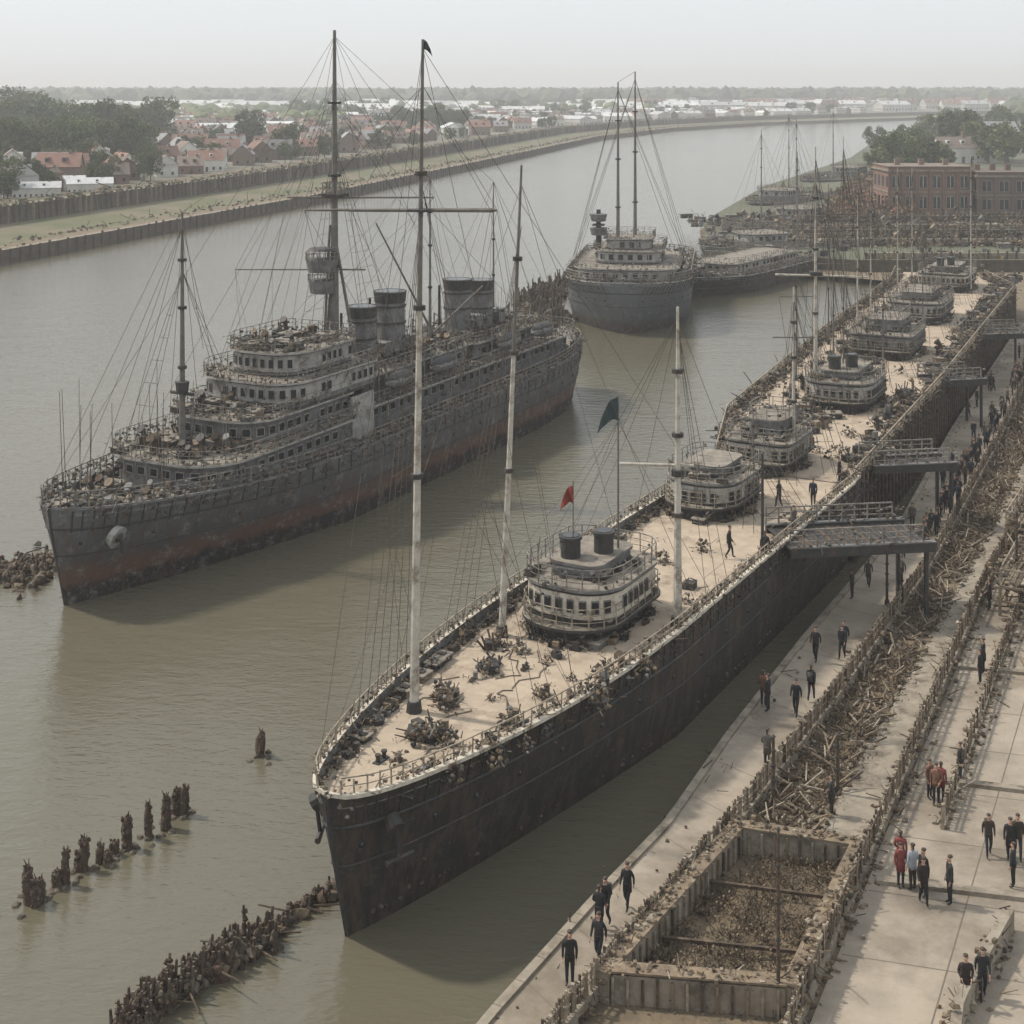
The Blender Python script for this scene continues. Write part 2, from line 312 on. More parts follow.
def mast(m,p,h,r,k,lean=(0,0),k2=None,split=.5):
    p=Vector(p); q=p+Vector((lean[0],lean[1],h)); n=5
    for i in range(n):
        a=p.lerp(q,i/n); b=p.lerp(q,(i+1)/n); kk=k if (i/n<split or not k2) else k2
        m.tube(a,b,r*(1-.7*i/n),r*(1-.7*(i+1)/n),kk,8)
    m.tube(p,p+Vector((0,0,.5)),r*1.7,r*1.4,'dgrey',8)
    for f in(.35,.6,.8): c=p.lerp(q,f); m.tube(c-Vector((0,0,.1)),c+Vector((0,0,.1)),r*1.3,r*1.3,'dgrey',8)
    return q
def shrouds(m,top,bases,r=.022,rat=None):
    for b in bases: m.tube(top,b,r,r,'rope',3,False)
    if rat:
        for f in [i/rat for i in range(1,rat)]:
            P=[Vector(top).lerp(Vector(b),f) for b in bases]
            for a,b in zip(P[:-1],P[1:]): m.tube(a,b,r*.8,r*.8,'rope',3,False)
# ================================================================== WATER
wm=bpy.data.materials.new('river_water'); wm.use_nodes=True; N=wm.node_tree.nodes; L=wm.node_tree.links; b=N['Principled BSDF']
b.inputs['IOR'].default_value=1.52
tc=N.new('ShaderNodeTexCoord'); na=N.new('ShaderNodeTexNoise'); na.inputs['Scale'].default_value=.03; na.inputs['Detail'].default_value=5; L.new(tc.outputs['Object'],na.inputs['Vector'])
mx=N.new('ShaderNodeMix'); mx.data_type='RGBA'; mx.inputs['A'].default_value=(.098,.086,.054,1); mx.inputs['B'].default_value=(.13,.122,.092,1); L.new(na.outputs[0],mx.inputs['Factor']); L.new(mx.outputs['Result'],b.inputs['Base Color'])
mr=N.new('ShaderNodeMapRange'); mr.inputs[3].default_value=.06; mr.inputs[4].default_value=.18; L.new(na.outputs[0],mr.inputs[0]); L.new(mr.outputs[0],b.inputs['Roughness'])
mp=N.new('ShaderNodeMapping'); mp.inputs['Scale'].default_value=(.55,1.3,1); mp.inputs['Rotation'].default_value=(0,0,.5); L.new(tc.outputs['Object'],mp.inputs[0])
prev=None
for scl,st,ds in((.22,.22,.35),(1.3,.5,.14),(4.5,.55,.055)):
    n=N.new('ShaderNodeTexNoise'); n.inputs['Scale'].default_value=scl; n.inputs['Detail'].default_value=4; L.new(mp.outputs[0],n.inputs['Vector'])
    bp=N.new('ShaderNodeBump'); bp.inputs['Strength'].default_value=st; bp.inputs['Distance'].default_value=ds; L.new(n.outputs[0],bp.inputs['Height'])
    if prev: L.new(prev.outputs[0],bp.inputs['Normal'])
    prev=bp
L.new(prev.outputs[0],b.inputs['Normal']); K['water']=wm
m=M(); m.add([(-2500,-300,0),(4000,-300,0),(4000,4000,0),(-2500,4000,0)],[(0,1,2,3)],'water'); m.obj('river_water')
# ================================================================== LAND
from mathutils.geometry import tessellate_polygon
def sheet(m,P,z,k):
    V=[Vector((x,y,z)) for x,y in P]; T=tessellate_polygon([V]); F=[]
    for a,b_,c in T:
        n=(V[b_]-V[a]).cross(V[c]-V[a]); F.append((a,b_,c) if n.z>0 else (a,c,b_))
    m.add(V,F,k)
def skirt(m,P,z0,z1,k,):
    for a,b_ in zip(P[:-1],P[1:]): m.add([(a[0],a[1],z0),(b_[0],b_[1],z0),(b_[0],b_[1],z1),(a[0],a[1],z1)],[(0,1,2,3)],k)
PL=[(-60,-60),(-22,5),(-8.5,31),(-0.9,46.4),(3.4,53.8),(6.6,59),(10.4,67),(16.6,79),(27.0,98),(40.0,127),(67.0,184),(64,222)]
FL=[(-35,-30),(-12,22),(2.1,46.4),(9.5,58.5),(16.6,70.9),(26.9,90),(41.5,120),(54.8,148.6),(76,193)]
WL=[(-25,-35),(0.5,28),(9.6,46.6),(14,55.5),(20.5,68.7),(29.2,86.5),(36.7,100.5),(49,124),(62.5,150),(84,192)]
SH=[(64,222),(34,246),(41,306),(73,412),(140,583),(188,737),(332,1050),(520,1230),(1200,1600),(4000,2600)]
g=M(); sheet(g,PL+SH[1:]+[(12000,3000),(12000,-400),(-60,-400)],.98,'dirt'); skirt(g,PL,-2,.98,'wall'); g.obj('ground')
g=M(); sheet(g,[(58,236)]+[(34.3,250)]+[(x+1,y) for x,y in SH[2:]]+[(12000,2900),(12000,236)],3.0,'field'); skirt(g,[(12000,236),(58,236),(34.3,250)]+[(x+1,y) for x,y in SH[2:]],0,3.0,'wall'); g.obj('riverbank')
def atY(P,y):
    for a,b_ in zip(P[:-1],P[1:]):
        if a[1]<=y<=b_[1]: return a[0]+(b_[0]-a[0])*(y-a[1])/(b_[1]-a[1])
    return None
g=M(); sheet(g,PL[:-1]+FL[::-1],1.02,'pave')
P3=resample([(x,y,1.03) for x,y in PL[2:-1]],1.5)
for a,b_ in zip(P3[:-1],P3[1:]):
    d=(b_-a); c=(a+b_)/2; g.box((c.x,c.y,1.06),(d.length-.03,.35,.16),'conc',math.atan2(d.y,d.x))
y=44
while y<180:
    xl=atY(PL,y+1.2); xr=atY(FL,y-1.0)
    if xl and xr: g.add([(xl+.3,y+1.2,1.026),(xr,y-1.0,1.026),(xr,y-.95,1.026),(xl+.3,y+1.25,1.026)],[(0,1,2,3)],'joint')
    y+=3.2
g.obj('quay_promenade')
def lerpl(A,B_,f): return [((1-f)*a[0]+f*b_[0],(1-f)*a[1]+f*b_[1]) for a,b_ in zip(A,B_)]
FW=[(9.8,58.2),(16.9,70.6),(27.2,89.7),(33.5,102.5),(44,125),(55,148),(78,192)]; WW=[(14.6,56.9),(20.5,68.7),(29.2,86.5),(36.7,100.5),(49,124),(62.5,150),(84,192)]
g=M(); mid=lerpl(FW,WW,.52); sheet(g,mid+WW[::-1],1.03,'conc'); g.obj('service_lane')
g=M(); sheet(g,[(9.9,46.4),(14.3,55.5)]+[(x+.3,y) for x,y in WW]+[(160,192),(160,0),(30,0),(4,35)],1.04,'pave')
for i in range(26):
    y=38+i*4.0; xa=(atY(WL,y) or 20)+.5; g.add([(xa,y,1.045),(xa+45,y-12,1.045),(xa+45,y-11.95,1.045),(xa,y+.05,1.045)],[(0,1,2,3)],'joint')
for o in(4,9,14): 
    pts=[(x+o,y-o*.2) for x,y in WL[2:8]]
    for a,b_ in zip(pts[:-1],pts[1:]): g.add([(a[0],a[1],1.05),(a[0]+.05,a[1],1.05),(b_[0]+.05,b_[1],1.05),(b_[0],b_[1],1.05)],[(0,1,2,3)],'joint')
g.obj('esplanade_pavement')
g=M()
for a,b_ in(((14.2,54.6),(26,52.0)),((19,62.5),(60,52)),((23,75),(70,63))):
    d=Vector(b_)-Vector(a); c=(Vector(a)+Vector(b_))/2; g.box((c.x,c.y,1.12),(d.length,.4,.18),'conc',math.atan2(d.y,d.x))
g.obj('stone_kerb')
DB=['dry','wood2','wood','rock','rail','dirt']
def lowwall(name,P,h=.6,w=.3,k='conc',posts=True,ph=1.35,sp=.8,z=1.0,slat=True,pk='wood',fz=5):
    m=M(); Q=resample([(x,y,z) for x,y in P],sp)
    for a,b_ in zip(Q[:-1],Q[1:]):
        d=b_-a; c=(a+b_)/2; rz=math.atan2(d.y,d.x); L_=d.length
        m.box((c.x,c.y,z+h/2),(L_+.02,w,h+R.uniform(-.02,.02)),k,rz); 
        if posts:
            m.box((a.x+R.gauss(0,.02),a.y+R.gauss(0,.02),z+ph/2),(.13,.13,ph*R.uniform(.85,1.15)),R.choice(['wood','wood','rail','wood2']),rz+R.uniform(-.3,.3))
            m.box((c.x,c.y,z+ph-.14),(L_-.1,.07,.09),'rail',rz+R.uniform(-.04,.04)); m.box((c.x,c.y,z+ph*.62),(L_-.1,.06,.07),'rail',rz+R.uniform(-.04,.04))
            if slat:
                u=d/L_
                for i in range(1,5):
                    if R.random()<.2: continue
                    q=a+u*(L_*i/5); m.box((q.x,q.y,z+h+(ph-h)/2),(.055,.08,(ph-h)*R.uniform(.8,1.35)),R.choice(['rail','wood','wood2']),rz+R.uniform(-.3,.3))
    if fz: fuzz(m,Q,fz,.16,h+.25,.12,DB); fuzz(m,Q,fz*.8,.34,.12,.14,DB); fuzz(m,Q,fz*.7,.08,ph,.10,DB)
    return m.obj(name)
lowwall('quay_fence',FL[1:],.5,.25,fz=11)
lowwall('quay_fence',[(2,30),(9.6,46.6),(14,55.5)]+WL[4:],.45,.28,fz=11)
lowwall('quay_fence',[(18,58.5),(24.6,72),(33.5,90),(44,111),(64,150)],.2,.2,sp=1.1,ph=1.05,fz=8)
lowwall('parapet_wall',[(11.5,38),(14.8,46.4),(18.3,51.5)],.85,.35,posts=False,fz=11)
m=M()
for q in resample([(x-.12,y+.05,0) for x,y in PL[2:-1]],1.6):
    m.tube((q.x,q.y,-1.5),(q.x,q.y,.9+R.uniform(-.3,.25)),.14,.13,'wood2',6)
fuzz(m,[(x-.1,y,.3) for x,y in PL[2:-1]],3.5,.1,.8,.14,['wood2','rock','wall'])
fuzz(m,[(x+.5,y,1.03) for x,y in PL[2:-1]],1.2,.35,.1,.08,['wood2','rock','dry','rope'])
m.obj('fender_piles')
# planter (concrete frame with dry brush)
m=M(); PB=[(3.2,47.7),(9.2,57.0),(13.8,55.6),(9.4,46.9)]
for i,(a,b_) in enumerate(zip(PB,PB[1:]+PB[:1])):
    d=Vector(b_)-Vector(a); c=(Vector(a)+Vector(b_))/2; rz=math.atan2(d.y,d.x); ex=.5 if i%2==0 else -.5; zz=.012*i
    m.box((c.x,c.y,1.45),(d.length+ex,.5,1.1-.03*i),'conc',rz); m.box((c.x,c.y,2.04+zz),(d.length+ex+.1,.62,.07),'wood',rz)
    for q in resample([(a[0],a[1],0),(b_[0],b_[1],0)],.5): m.box((q.x,q.y,1.4+R.uniform(-.05,.05)),(.09,.7,1.0),R.choice(['wood','wood2','rail']),rz)
    fuzz(m,[(a[0],a[1],2.08),(b_[0],b_[1],2.08)],14,.2,.15,.1,DB)
for i in range(2):
    f=(i+.8)/2.6; a=Vector(PB[0]).lerp(Vector(PB[1]),f); b_=Vector(PB[3]).lerp(Vector(PB[2]),f); d=b_-a; c=(a+b_)/2
    m.box((c.x,c.y,1.35),(d.length,.12,.12),'wood2',math.atan2(d.y,d.x))
m.obj('brush_planter')
def scatter(name,quad,n,hmax,ks,sz=.12,seed=1,z=1.0,tuft=26,thr=-.12):
    r=random.Random(seed); m=M(); A,B_,C,D=[Vector(p) for p in quad]
    for i in range(n):
        u,v=r.random(),r.random(); c=(A*(1-u)+B_*u)*(1-v)+(D*(1-u)+C*u)*v
        if noise.noise(Vector((c.x*.35,c.y*.35,seed)))<thr: continue
        h=r.uniform(.2,1)*hmax; k=r.choice(ks)
        for j in range(tuft):
            m.leaf((c.x+r.gauss(0,.3),c.y+r.gauss(0,.3),z+abs(r.gauss(0,.45))*h),r.uniform(.5,1.3)*sz,k,r)
        for j in range(3): m.tube((c.x,c.y,z),(c.x+r.gauss(0,.25),c.y+r.gauss(0,.25),z+h),.02,.01,'wood2',3)
    return m.obj(name)
scatter('dry_brush',PB,420,.5,['dry','dry','dirt','rock'],.06,3,tuft=20,thr=-.5)
for i in range(len(FW)-1):
    q=[FW[i],FW[i+1],mid[i+1],mid[i]]; scatter('dry_brush',q,170,.55,['dry','dry','wood2','dry','dirt','rock'],.07+.015*i,10+i,thr=-.3)
    m=M(); r_=random.Random(60+i) # planks, rails and rubble lying in the strip
    for j in range(150):
        u,v=r_.random(),r_.random(); a=Vector(q[0]).lerp(Vector(q[1]),u); b_=Vector(q[3]).lerp(Vector(q[2]),u); c=a.lerp(b_,v); an=r_.uniform(0,3.1); l_=r_.uniform(.3,1.3)
        m.tube((c.x,c.y,1.05+r_.uniform(0,.4)),(c.x+math.cos(an)*l_,c.y+math.sin(an)*l_,1.05+r_.uniform(0,.7)),.05,.04,r_.choice(['wood','wood2','rail','wood2']),4)
        m.blob((c.x+.3,c.y,1.08),(.16,.14,.12),r_.choice(['rock','conc','dirt']),.4,False,r_)
    m.obj('lumber_debris')
scatter('dry_brush',[(36,74),(62,120),(80,112),(52,66)],420,1.4,['dry','wood2','dry','rock'],.14,31,thr=-.1)
scatter('dry_brush',[(62,120),(92,170),(110,165),(80,112)],420,1.8,['dry','wood2','dry','rock'],.2,32,thr=-.1)
def pole(name,x,y,z,h,r=.09,k='wood2',lean=(0,0)):
    m=M(); m.tube((0,0,0),(lean[0],lean[1],h),r,r*.7,k,8); m.tube((0,0,0),(0,0,.3),r*1.8,r*1.5,'dgrey',8); m.tube((lean[0],lean[1],h),(lean[0],lean[1],h+.1),r*1.3,r*.3,'dgrey',8)
    for i in range(3): m.tube((0,0,h*(.4+.2*i)),(0,0,h*(.4+.2*i)+.08),r*1.25,r*1.25,'dgrey',8)
    m.obj(name,loc=(x,y,z))
for x,y,z,h,r_,k in((8.9,46.8,1,6.2,.07,'wood2'),(11.2,60,1,3.2,.09,'wood2'),(14.3,61.5,1,2.6,.09,'wood2'),(22.5,84,1,3,.09,'wood2'),(14.4,80.5,5,6,.1,'dgrey'),(31,86,1,5,.1,'wood2'),(38.5,99,1,6,.1,'wood'),(47,116,1,6.5,.12,'wood2'),(57,135,1,7,.12,'wood'),(45.5,126,1,5,.1,'wood2'),(52,142,1,6,.12,'wood2'),(70,158,1,8,.14,'wood2')): pole('wooden_post',x,y,z,h,r_,k)
def scaffold(x,y,lx,ly,h,rz,seed):
    r=random.Random(seed); m=M(); nx=max(2,int(lx/2)); ny=max(2,int(ly/2))
    for i in range(nx+1):
        for j in range(ny+1):
            px,py=lx*i/nx-lx/2,ly*j/ny-ly/2; m.box((px,py,h/2),(.16,.16,h*r.uniform(.9,1.15)),'wood')
            for zz in(.5,.98):
                if i<nx: m.box((px+lx/nx/2,py,h*zz),(lx/nx,.1,.14),'wood')
                if j<ny: m.box((px,py+ly/ny/2,h*zz-.02),(.1,ly/ny,.14),'wood')
    for i in range(int(lx/.3)):
        if r.random()<.75: m.box((-lx/2+i*.3,r.uniform(-.2,.2),h+.1),(.25,ly*r.uniform(.7,1),.06),r.choice(['wood','wood2','rail']))
    for i in range(160): 
        a=(r.uniform(-lx/2,lx/2),r.uniform(-ly/2,ly/2),r.uniform(0,h+.4)); m.tube(a,(a[0]+r.uniform(-1,1),a[1]+r.uniform(-1,1),a[2]+r.uniform(-.5,1)),.05,.05,r.choice(['wood','wood2','rail']),4)
    rail(m,[(-lx/2,-ly/2,h),(lx/2,-ly/2,h),(lx/2,ly/2,h),(-lx/2,ly/2,h),(-lx/2,-ly/2,h)],1,.9,'rail',.035,2,.1)
    fuzz(m,[(-lx/2,-ly/2,h),(lx/2,-ly/2,h),(lx/2,ly/2,h),(-lx/2,ly/2,h),(-lx/2,-ly/2,h)],6,.4,.8,.16,DB)
    m.obj('timber_platform',loc=(x,y,1),rz=rz)
scaffold(32.5,84,5,7,1.8,-.5,1); scaffold(37,94,6,8,2.2,-.5,2); scaffold(43,106,6,9,2.4,-.5,3); scaffold(52,122,7,12,2.6,-.5,4); scaffold(63,140,8,14,2.8,-.5,5)
scaffold(29.5,74,3.5,4,1.4,-.5,6); scaffold(75,165,9,16,3,-.5,7)
# ================================================================== FOREGROUND SHIP
A1=math.atan2(.866,.5); OX,OY=-6.85,51.8
S1=empty('moored_museum_ship',(OX,OY,0),A1)
zt1=lambda s:5.75+.15*max(0,1-s/16)**2
hw1,gp1=hull(S1,'hull1',52.5,4.95,22,.43,.97,zt1,.55,1.5,.3,deck='deck',cap='white',tmin=.97,narrow=.2)
DZ=5.2
m=M()
for sd in(1,-1): rail(m,[gp1(s*.78+.15,sd) for s in range(0,67)],.62,.5,'rail',.03,2,.15)
for sd in(1,-1):
    L1=[gp1(s,sd,-.1,.1) for s in range(0,53)]; fuzz(m,L1,14,.08,.7,.085,['rope','wood','wood2','dgrey','rail','rail'])
    fuzz(m,[gp1(s,sd,-.5,.5) for s in range(2,53)],12,.18,.35,.10,['rope','wood2','dgrey','rock','wood','dry'])
m.obj('railing',S1)
m=M()
for sd in(1,-1):
    m.tube((1.9,sd*1.55,4.6),(1.7,sd*1.95,4.3),.28,.36,'dgrey',10)
    m.tube((1.8,sd*1.9,4.3),(2.0,sd*1.85,3.0),.09,.09,'dgrey',6); m.tube((1.5,sd*1.6,3.0),(2.6,sd*2.1,3.1),.13,.08,'dgrey',6)
m.path([(1.4,0,-.5),(.9,0,1.5),(.3,0,4),(-.03,0,5.85)],.12,'dgrey',6)
m.obj('bow_fittings',S1)
def loc1(X,Y):
    dx,dy=X-OX,Y-OY; return dx*.5+dy*.866, -dx*.866+dy*.5
m=M()
for X,Y,k,q in[(-1.15,64.3,2,.7),(-.9,64.9,6,.6),(-.08,58.9,4,.6),(-.7,55.9,2,.6),(-.4,56.5,6,.5),(1.36,61.6,4,.5),(3.8,61.2,2,.7),(4.2,61.9,1,.7),(-2.9,60.9,2,.7),(-2.6,61.6,6,.7),(-3.9,58,2,.8),(-3.4,57.4,6,.8),(-3,57.9,4,.6),(1.5,58,3,.5),(-3.2,54.8,3,.6),(-2.1,55.2,6,.6),(-5.2,55.6,3,.6),(5,63.8,1,.8),(-1,67,6,.8),(2.2,75.5,2,.8),(9.5,75,6,.8),(2.2,66,2,.5),(6.4,66.8,4,.5),(-1.8,63.2,4,.4),(.6,64.5,3,.4)]:
    x,y=loc1(X,Y); gear(m,x,y,DZ+.03,k,q)
for X,Y,s in[(-1.15,64.0,.9),(-.1,58.7,.9),(-.75,55.8,1.0),(1.3,61.4,.7),(3.8,61,1.1),(-2.9,60.4,1.0),(-3.9,57,1.1),(-3.2,57.6,1.0),(-2.5,57.0,.8),(-3.0,61.6,1.0),(4.2,64.3,.8),(.3,66.4,.9),(-.6,67.4,.8),(6.1,64.2,.9),(.6,56.9,.6),(-4.6,55.4,.8),(-2.2,54.2,.8),(2.7,63.3,.4),(-.9,61.2,.4),(1.6,65.2,.5),(3.2,74.6,.8),(6,76.5,.8),(9,73,.7),(8.5,79,.8),(11,81,.8)]:
    x,y=loc1(X,Y); heap(m,x,y,DZ,s,46)
for i in range(90):
    s=R.uniform(3,52); sd=R.choice((1,-1)); gear(m,s,sd*(hw1(s)-.7),DZ+.05,None,R.uniform(.3,.55))
for i in range(60):
    s=R.uniform(2.5,52); sd=R.choice((1,-1)); heap(m,s,sd*(hw1(s)-R.uniform(.4,.9)),DZ+.05,R.uniform(.35,.65),20)
for i in range(60): # small scraps strewn about the deck
    s=R.uniform(3,50); heap(m,s,R.uniform(-.8,.8)*hw1(s),DZ+.02,R.uniform(.15,.35),9)
for i in range(7):
    P=[(R.uniform(4,14),R.uniform(-2.5,2.5),DZ+.25)]
    for j in range(7): P.append((P[-1][0]+R.uniform(-.2,1),P[-1][1]+R.uniform(-.7,.7),DZ+.12))
    m.path([(p[0],p[1],zt1(p[0])-.52) for p in P],.025,'rope',3)
m.obj('deck_gear',S1)
def deckhouse(par,x0,x1,hw,z,n=2,funn=2,h=1.75,band='white',y=0,rf=1.9,var=0):
    e=empty('deckhouse',(0,y,0),0,par) ; m=M()
    tier(m,x0,x1,hw*.86,z,z+.9,min(rf,hw*.8),1.0,'dgrey','deck2',1.3,.3,.5,'rail','dgrey')
    tier(m,x0+.3,x1-.2,hw,z+.9,z+.9+h,min(rf,hw*.9),1.2,'dgrey','deck2',.62,.5,.18,'railg','grey',band=band)
    zt=z+.9+h
    tier(m,x0+1.6+var,x1-1.2,hw*.55,zt,zt+.75+var*.8,.7,.5,'grey','deck2',0 if not var else .8,.3,.12,'railg','grey',rl=var>0)
    for i in range(funn):
        cx=x0+2.4+i*1.5; cy=(.5 if i%2==0 else -.6)
        m.tube((cx,cy,zt+.7),(cx,cy,zt+1.7),.5,.5,'dgrey',14); m.tube((cx,cy,zt+1.65),(cx,cy,zt+1.8),.58,.58,'dgrey',14); m.tube((cx,cy,zt+1.8),(cx,cy,zt+1.83),.4,.4,'glass',14)
    for i in range(26): gear(m,R.uniform(x0+.8,x1-.8),R.uniform(-hw*.8,hw*.8),zt+.02,None,R.uniform(.3,.55))
    for i in range(24):
        a=2*math.pi*R.random(); gear(m,(x0+x1)/2+math.cos(a)*(x1-x0)/2*1.12,math.sin(a)*hw*1.15,z,None,R.uniform(.35,.65))
    for i in range(30):
        a=2*math.pi*R.random(); heap(m,(x0+x1)/2+math.cos(a)*(x1-x0)/2*1.12,math.sin(a)*hw*1.12,z,R.uniform(.4,.9),14)
    m.obj('deckhouse_walls',e)
deckhouse(S1,18.2,25.2,2.5,DZ,y=.1)
deckhouse(S1,39.4,46,2.3,DZ,funn=0,h=1.4,band='lgrey',y=1.9); deckhouse(S1,51,57.5,2.3,DZ+.05,funn=0,h=1.3,band='lgrey',y=2.2,rf=.8,var=.5)
m=M()
x,y=loc1(-4.2,60.1); foreT=mast(m,(x,y,DZ),28.9,.21,'mastw',lean=(.45,-.15),k2='mastd',split=.42); fx,fy=x,y
x,y=loc1(-.5,68.5); midT=mast(m,(x,y,DZ),23,.19,'mastw',lean=(.9,-.6),k2='mastd',split=.6); mx_,my_=x,y
x,y=loc1(8.25,69.7); rT=mast(m,(x,y,DZ),15.9,.24,'mastw'); rx,ry=x,y
q=Vector((fx,fy,DZ)).lerp(foreT,.745); ul=Vector((.5,-.866,0)) # world X expressed in ship frame
m.tube(q-ul*3.1,q+ul*3.1,.07,.10,'mastd',6); m.tube(q-ul*3.1+Vector((0,0,.02)),q-ul*5,.07,.04,'mastd',6); m.tube(q+ul*3.1,q+ul*3.3,.1,.04,'mastd',6)
m.box((q.x,q.y,q.z),(.8,.8,.1),'dgrey')
q2=Vector((rx,ry,13.2)); m.tube(q2-ul*2.9+Vector((0,0,.1)),q2+ul*.8,.1,.08,'mastw',6); m.tube((rx,ry,12.7),(rx,ry,13.0),.34,.34,'dgrey',8)
px_,py_=loc1(5.4,71.2); fp=Vector((px_,py_,7.5)); m.tube(fp,(fp.x,fp.y,16.4),.06,.04,'mastd',6)
px_,py_=loc1(3.05,69.8); fp2=Vector((px_,py_,5.2)); m.tube(fp2,(fp2.x,fp2.y,12.4),.04,.03,'mastd',6)
m.obj('masts',S1)
m=M()
shrouds(m,foreT-Vector((0,0,6.5)),[gp1(s,1) for s in(7,8,9,10,11)],.017,16)
shrouds(m,foreT-Vector((0,0,6.5)),[gp1(s,-1) for s in(8.5,9.5,10.5)],.014)
shrouds(m,foreT-Vector((0,0,.4)),[gp1(.3,1),gp1(6,1),Vector((16.5,0,8)),Vector((rx,ry,14))],.013)
shrouds(m,midT-Vector((0,0,3)),[gp1(s,1) for s in(15,16,17,18)],.016,14)
shrouds(m,midT-Vector((0,0,1)),[gp1(3,1),gp1(24,-1),Vector((25,0,8))],.013)
shrouds(m,rT-Vector((0,0,1)),[gp1(s,-1) for s in(25,26.5,28)],.016,10)
shrouds(m,rT-Vector((0,0,.5)),[gp1(s,1) for s in(24,27,30)]+[Vector((30,2,5.3)),Vector((36,0,7)),Vector((40,-2,5.5))],.014)
for e in(q-ul*5,q+ul*3.3,q-ul*3,q+ul*3): shrouds(m,e,[foreT-Vector((0,0,2)),gp1(9+R.random()*4,1),gp1(12,-1)],.011)
shrouds(m,Vector((fp.x,fp.y,15)),[gp1(18,1),gp1(28,1),gp1(26,-1)],.013)
m.obj('rigging',S1)
def flag(par,p,w,h,k,dirv,name='flag'):
    m=M(); n=9; d=Vector(dirv)
    V=[];F=[]
    for i in range(n+1):
        for j in range(5):
            f=i/n; V.append(Vector(p)+d*w*f*(.85+.05*j)+Vector((0,0,-h*j/4*(1-.25*f)-.95*w*f*f))+Vector((-d.y,d.x,0))*.16*math.sin(f*9+j*.6))
    for i in range(n):
        for j in range(4): a=i*5+j; F.append((a,a+5,a+6,a+1))
    m.add(V,F,k); o=m.obj(name,par,True)
flag(S1,(fp.x,fp.y,16.3),1.1,1.2,'teal',(-.45,.8,0)); flag(S1,(fp2.x,fp2.y,12.2),.7,.9,'red',(-.4,.8,0)); flag(S1,(foreT.x,foreT.y,foreT.z),.45,.45,'teal',(.5,-.7,0))
# ================================================================== PIER BEHIND THE SHIP
m=M(); PR=[(22.9,94.4),(39,127),(66,184),(67,200)]; PLf=[(14.4,99.0),(17.6,114),(34,152),(52,192),(56,204)]
sheet(m,PR+PLf[::-1],5.25,'deck'); skirt(m,PR,-2,5.25,'wall'); skirt(m,PLf[::-1],-2,5.25,'wall'); skirt(m,[PR[-1],PLf[-1]],-2,5.25,'wall')
for P,o in((PR,.1),(PLf,-.1)):
    Q=resample([(x+o,y,5.25) for x,y in P],1.3); rail(m,Q,.95,.7,'rail',.05,3,.1)
    for a in Q: m.tube((a.x+o,a.y,-1),(a.x+o,a.y,5.6),.14,.13,'wood2',6)
    fuzz(m,[(a.x-o*5,a.y,5.3) for a in Q],12,.4,.8,.2,['rope','wood2','dgrey','rock','wood'])
    fuzz(m,[(a.x+o,a.y,3.6) for a in Q],5,.15,1.6,.2,['rope','wood2','dgrey'])
m.obj('pier')
for i,(x,y,L_,h_,rf) in enumerate(((28.3,119,8,2.8,1.9),(38.2,142,9,3.0,.7),(47.5,163,10,3.1,1.6),(58.5,188,10,3.1,.8))):
    e=empty('pier_building',(x,y,5.25),math.atan2(.9,.45)); 
    deckhouse(e,-L_/2,L_/2,h_,0,funn=(2,0,0,2)[i],h=1.5,band=('lgrey','grey','lgrey','white')[i],rf=rf,var=(0,.6,.3,0)[i])
m=M()
for i in range(540):
    f=R.random(); v=R.random(); 
    yy=100+100*f; xl=12+(yy-100)*.44; xr=26+(yy-97)*.465; x=xl+(xr-xl)*((.12+v*.4) if R.random()<.68 else (.78+v*.16)); gear(m,max(x,atY(PLf,yy)+.5),yy,5.26,None,R.uniform(.5,1.1))
for i in range(80):
    yy=R.uniform(100,198); xl=atY(PLf,yy)+.5; xr=atY(PR,yy)-.5; heap(m,xl+(xr-xl)*R.uniform(.05,.95),yy,5.26,R.uniform(.6,1.3),18)
m.obj('deck_gear')
for X,Y,zt,r in((25.8,119,27,.2),(20.1,99.9,17.8,.18),(28.4,120,27.8,.07),(38.5,156,24,.12),(33,146,22,.1),(15.5,90,11.5,.09),(26,128,16,.1),(31,135,19,.1),(41,160,21,.11),(44,150,17,.1),(49,178,22,.12),(54,176,18,.1),(56,196,21,.12),(60,183,24,.12),(35,132,15,.1)):
    e=empty('signal_mast',(X,Y,5.25)); m=M(); T=mast(m,(0,0,0),zt-5.25,r,'mastw' if r>.1 else 'mastd')
    if r==.2:
        m.tube((-3.4,0,10.9),(4.4,0,10.7),.11,.08,'mastw',6); m.box((0,0,11),(1,1,.3),'dgrey')
        for f in(-3.4,4.4,-2,2.5): shrouds(m,(f,0,10.8),[T-Vector((0,0,3)),Vector((f*.6,-2,0))],.022)
    else: m.tube((-1.5,0,(zt-5)*.7),(1.5,0,(zt-5)*.7),.06,.05,'mastd',5)
    shrouds(m,T-Vector((0,0,1)),[Vector((dx,dy,0)) for dx,dy in((-1.5,-5),(-1,-6),(3,-6),(2,-5),(4,5),(0,6))],.024)
    shrouds(m,T-Vector((0,0,3)),[Vector((dx,-3,0)) for dx in(1.5,2.2,2.9)],.02,9)
    m.obj('mast',e)
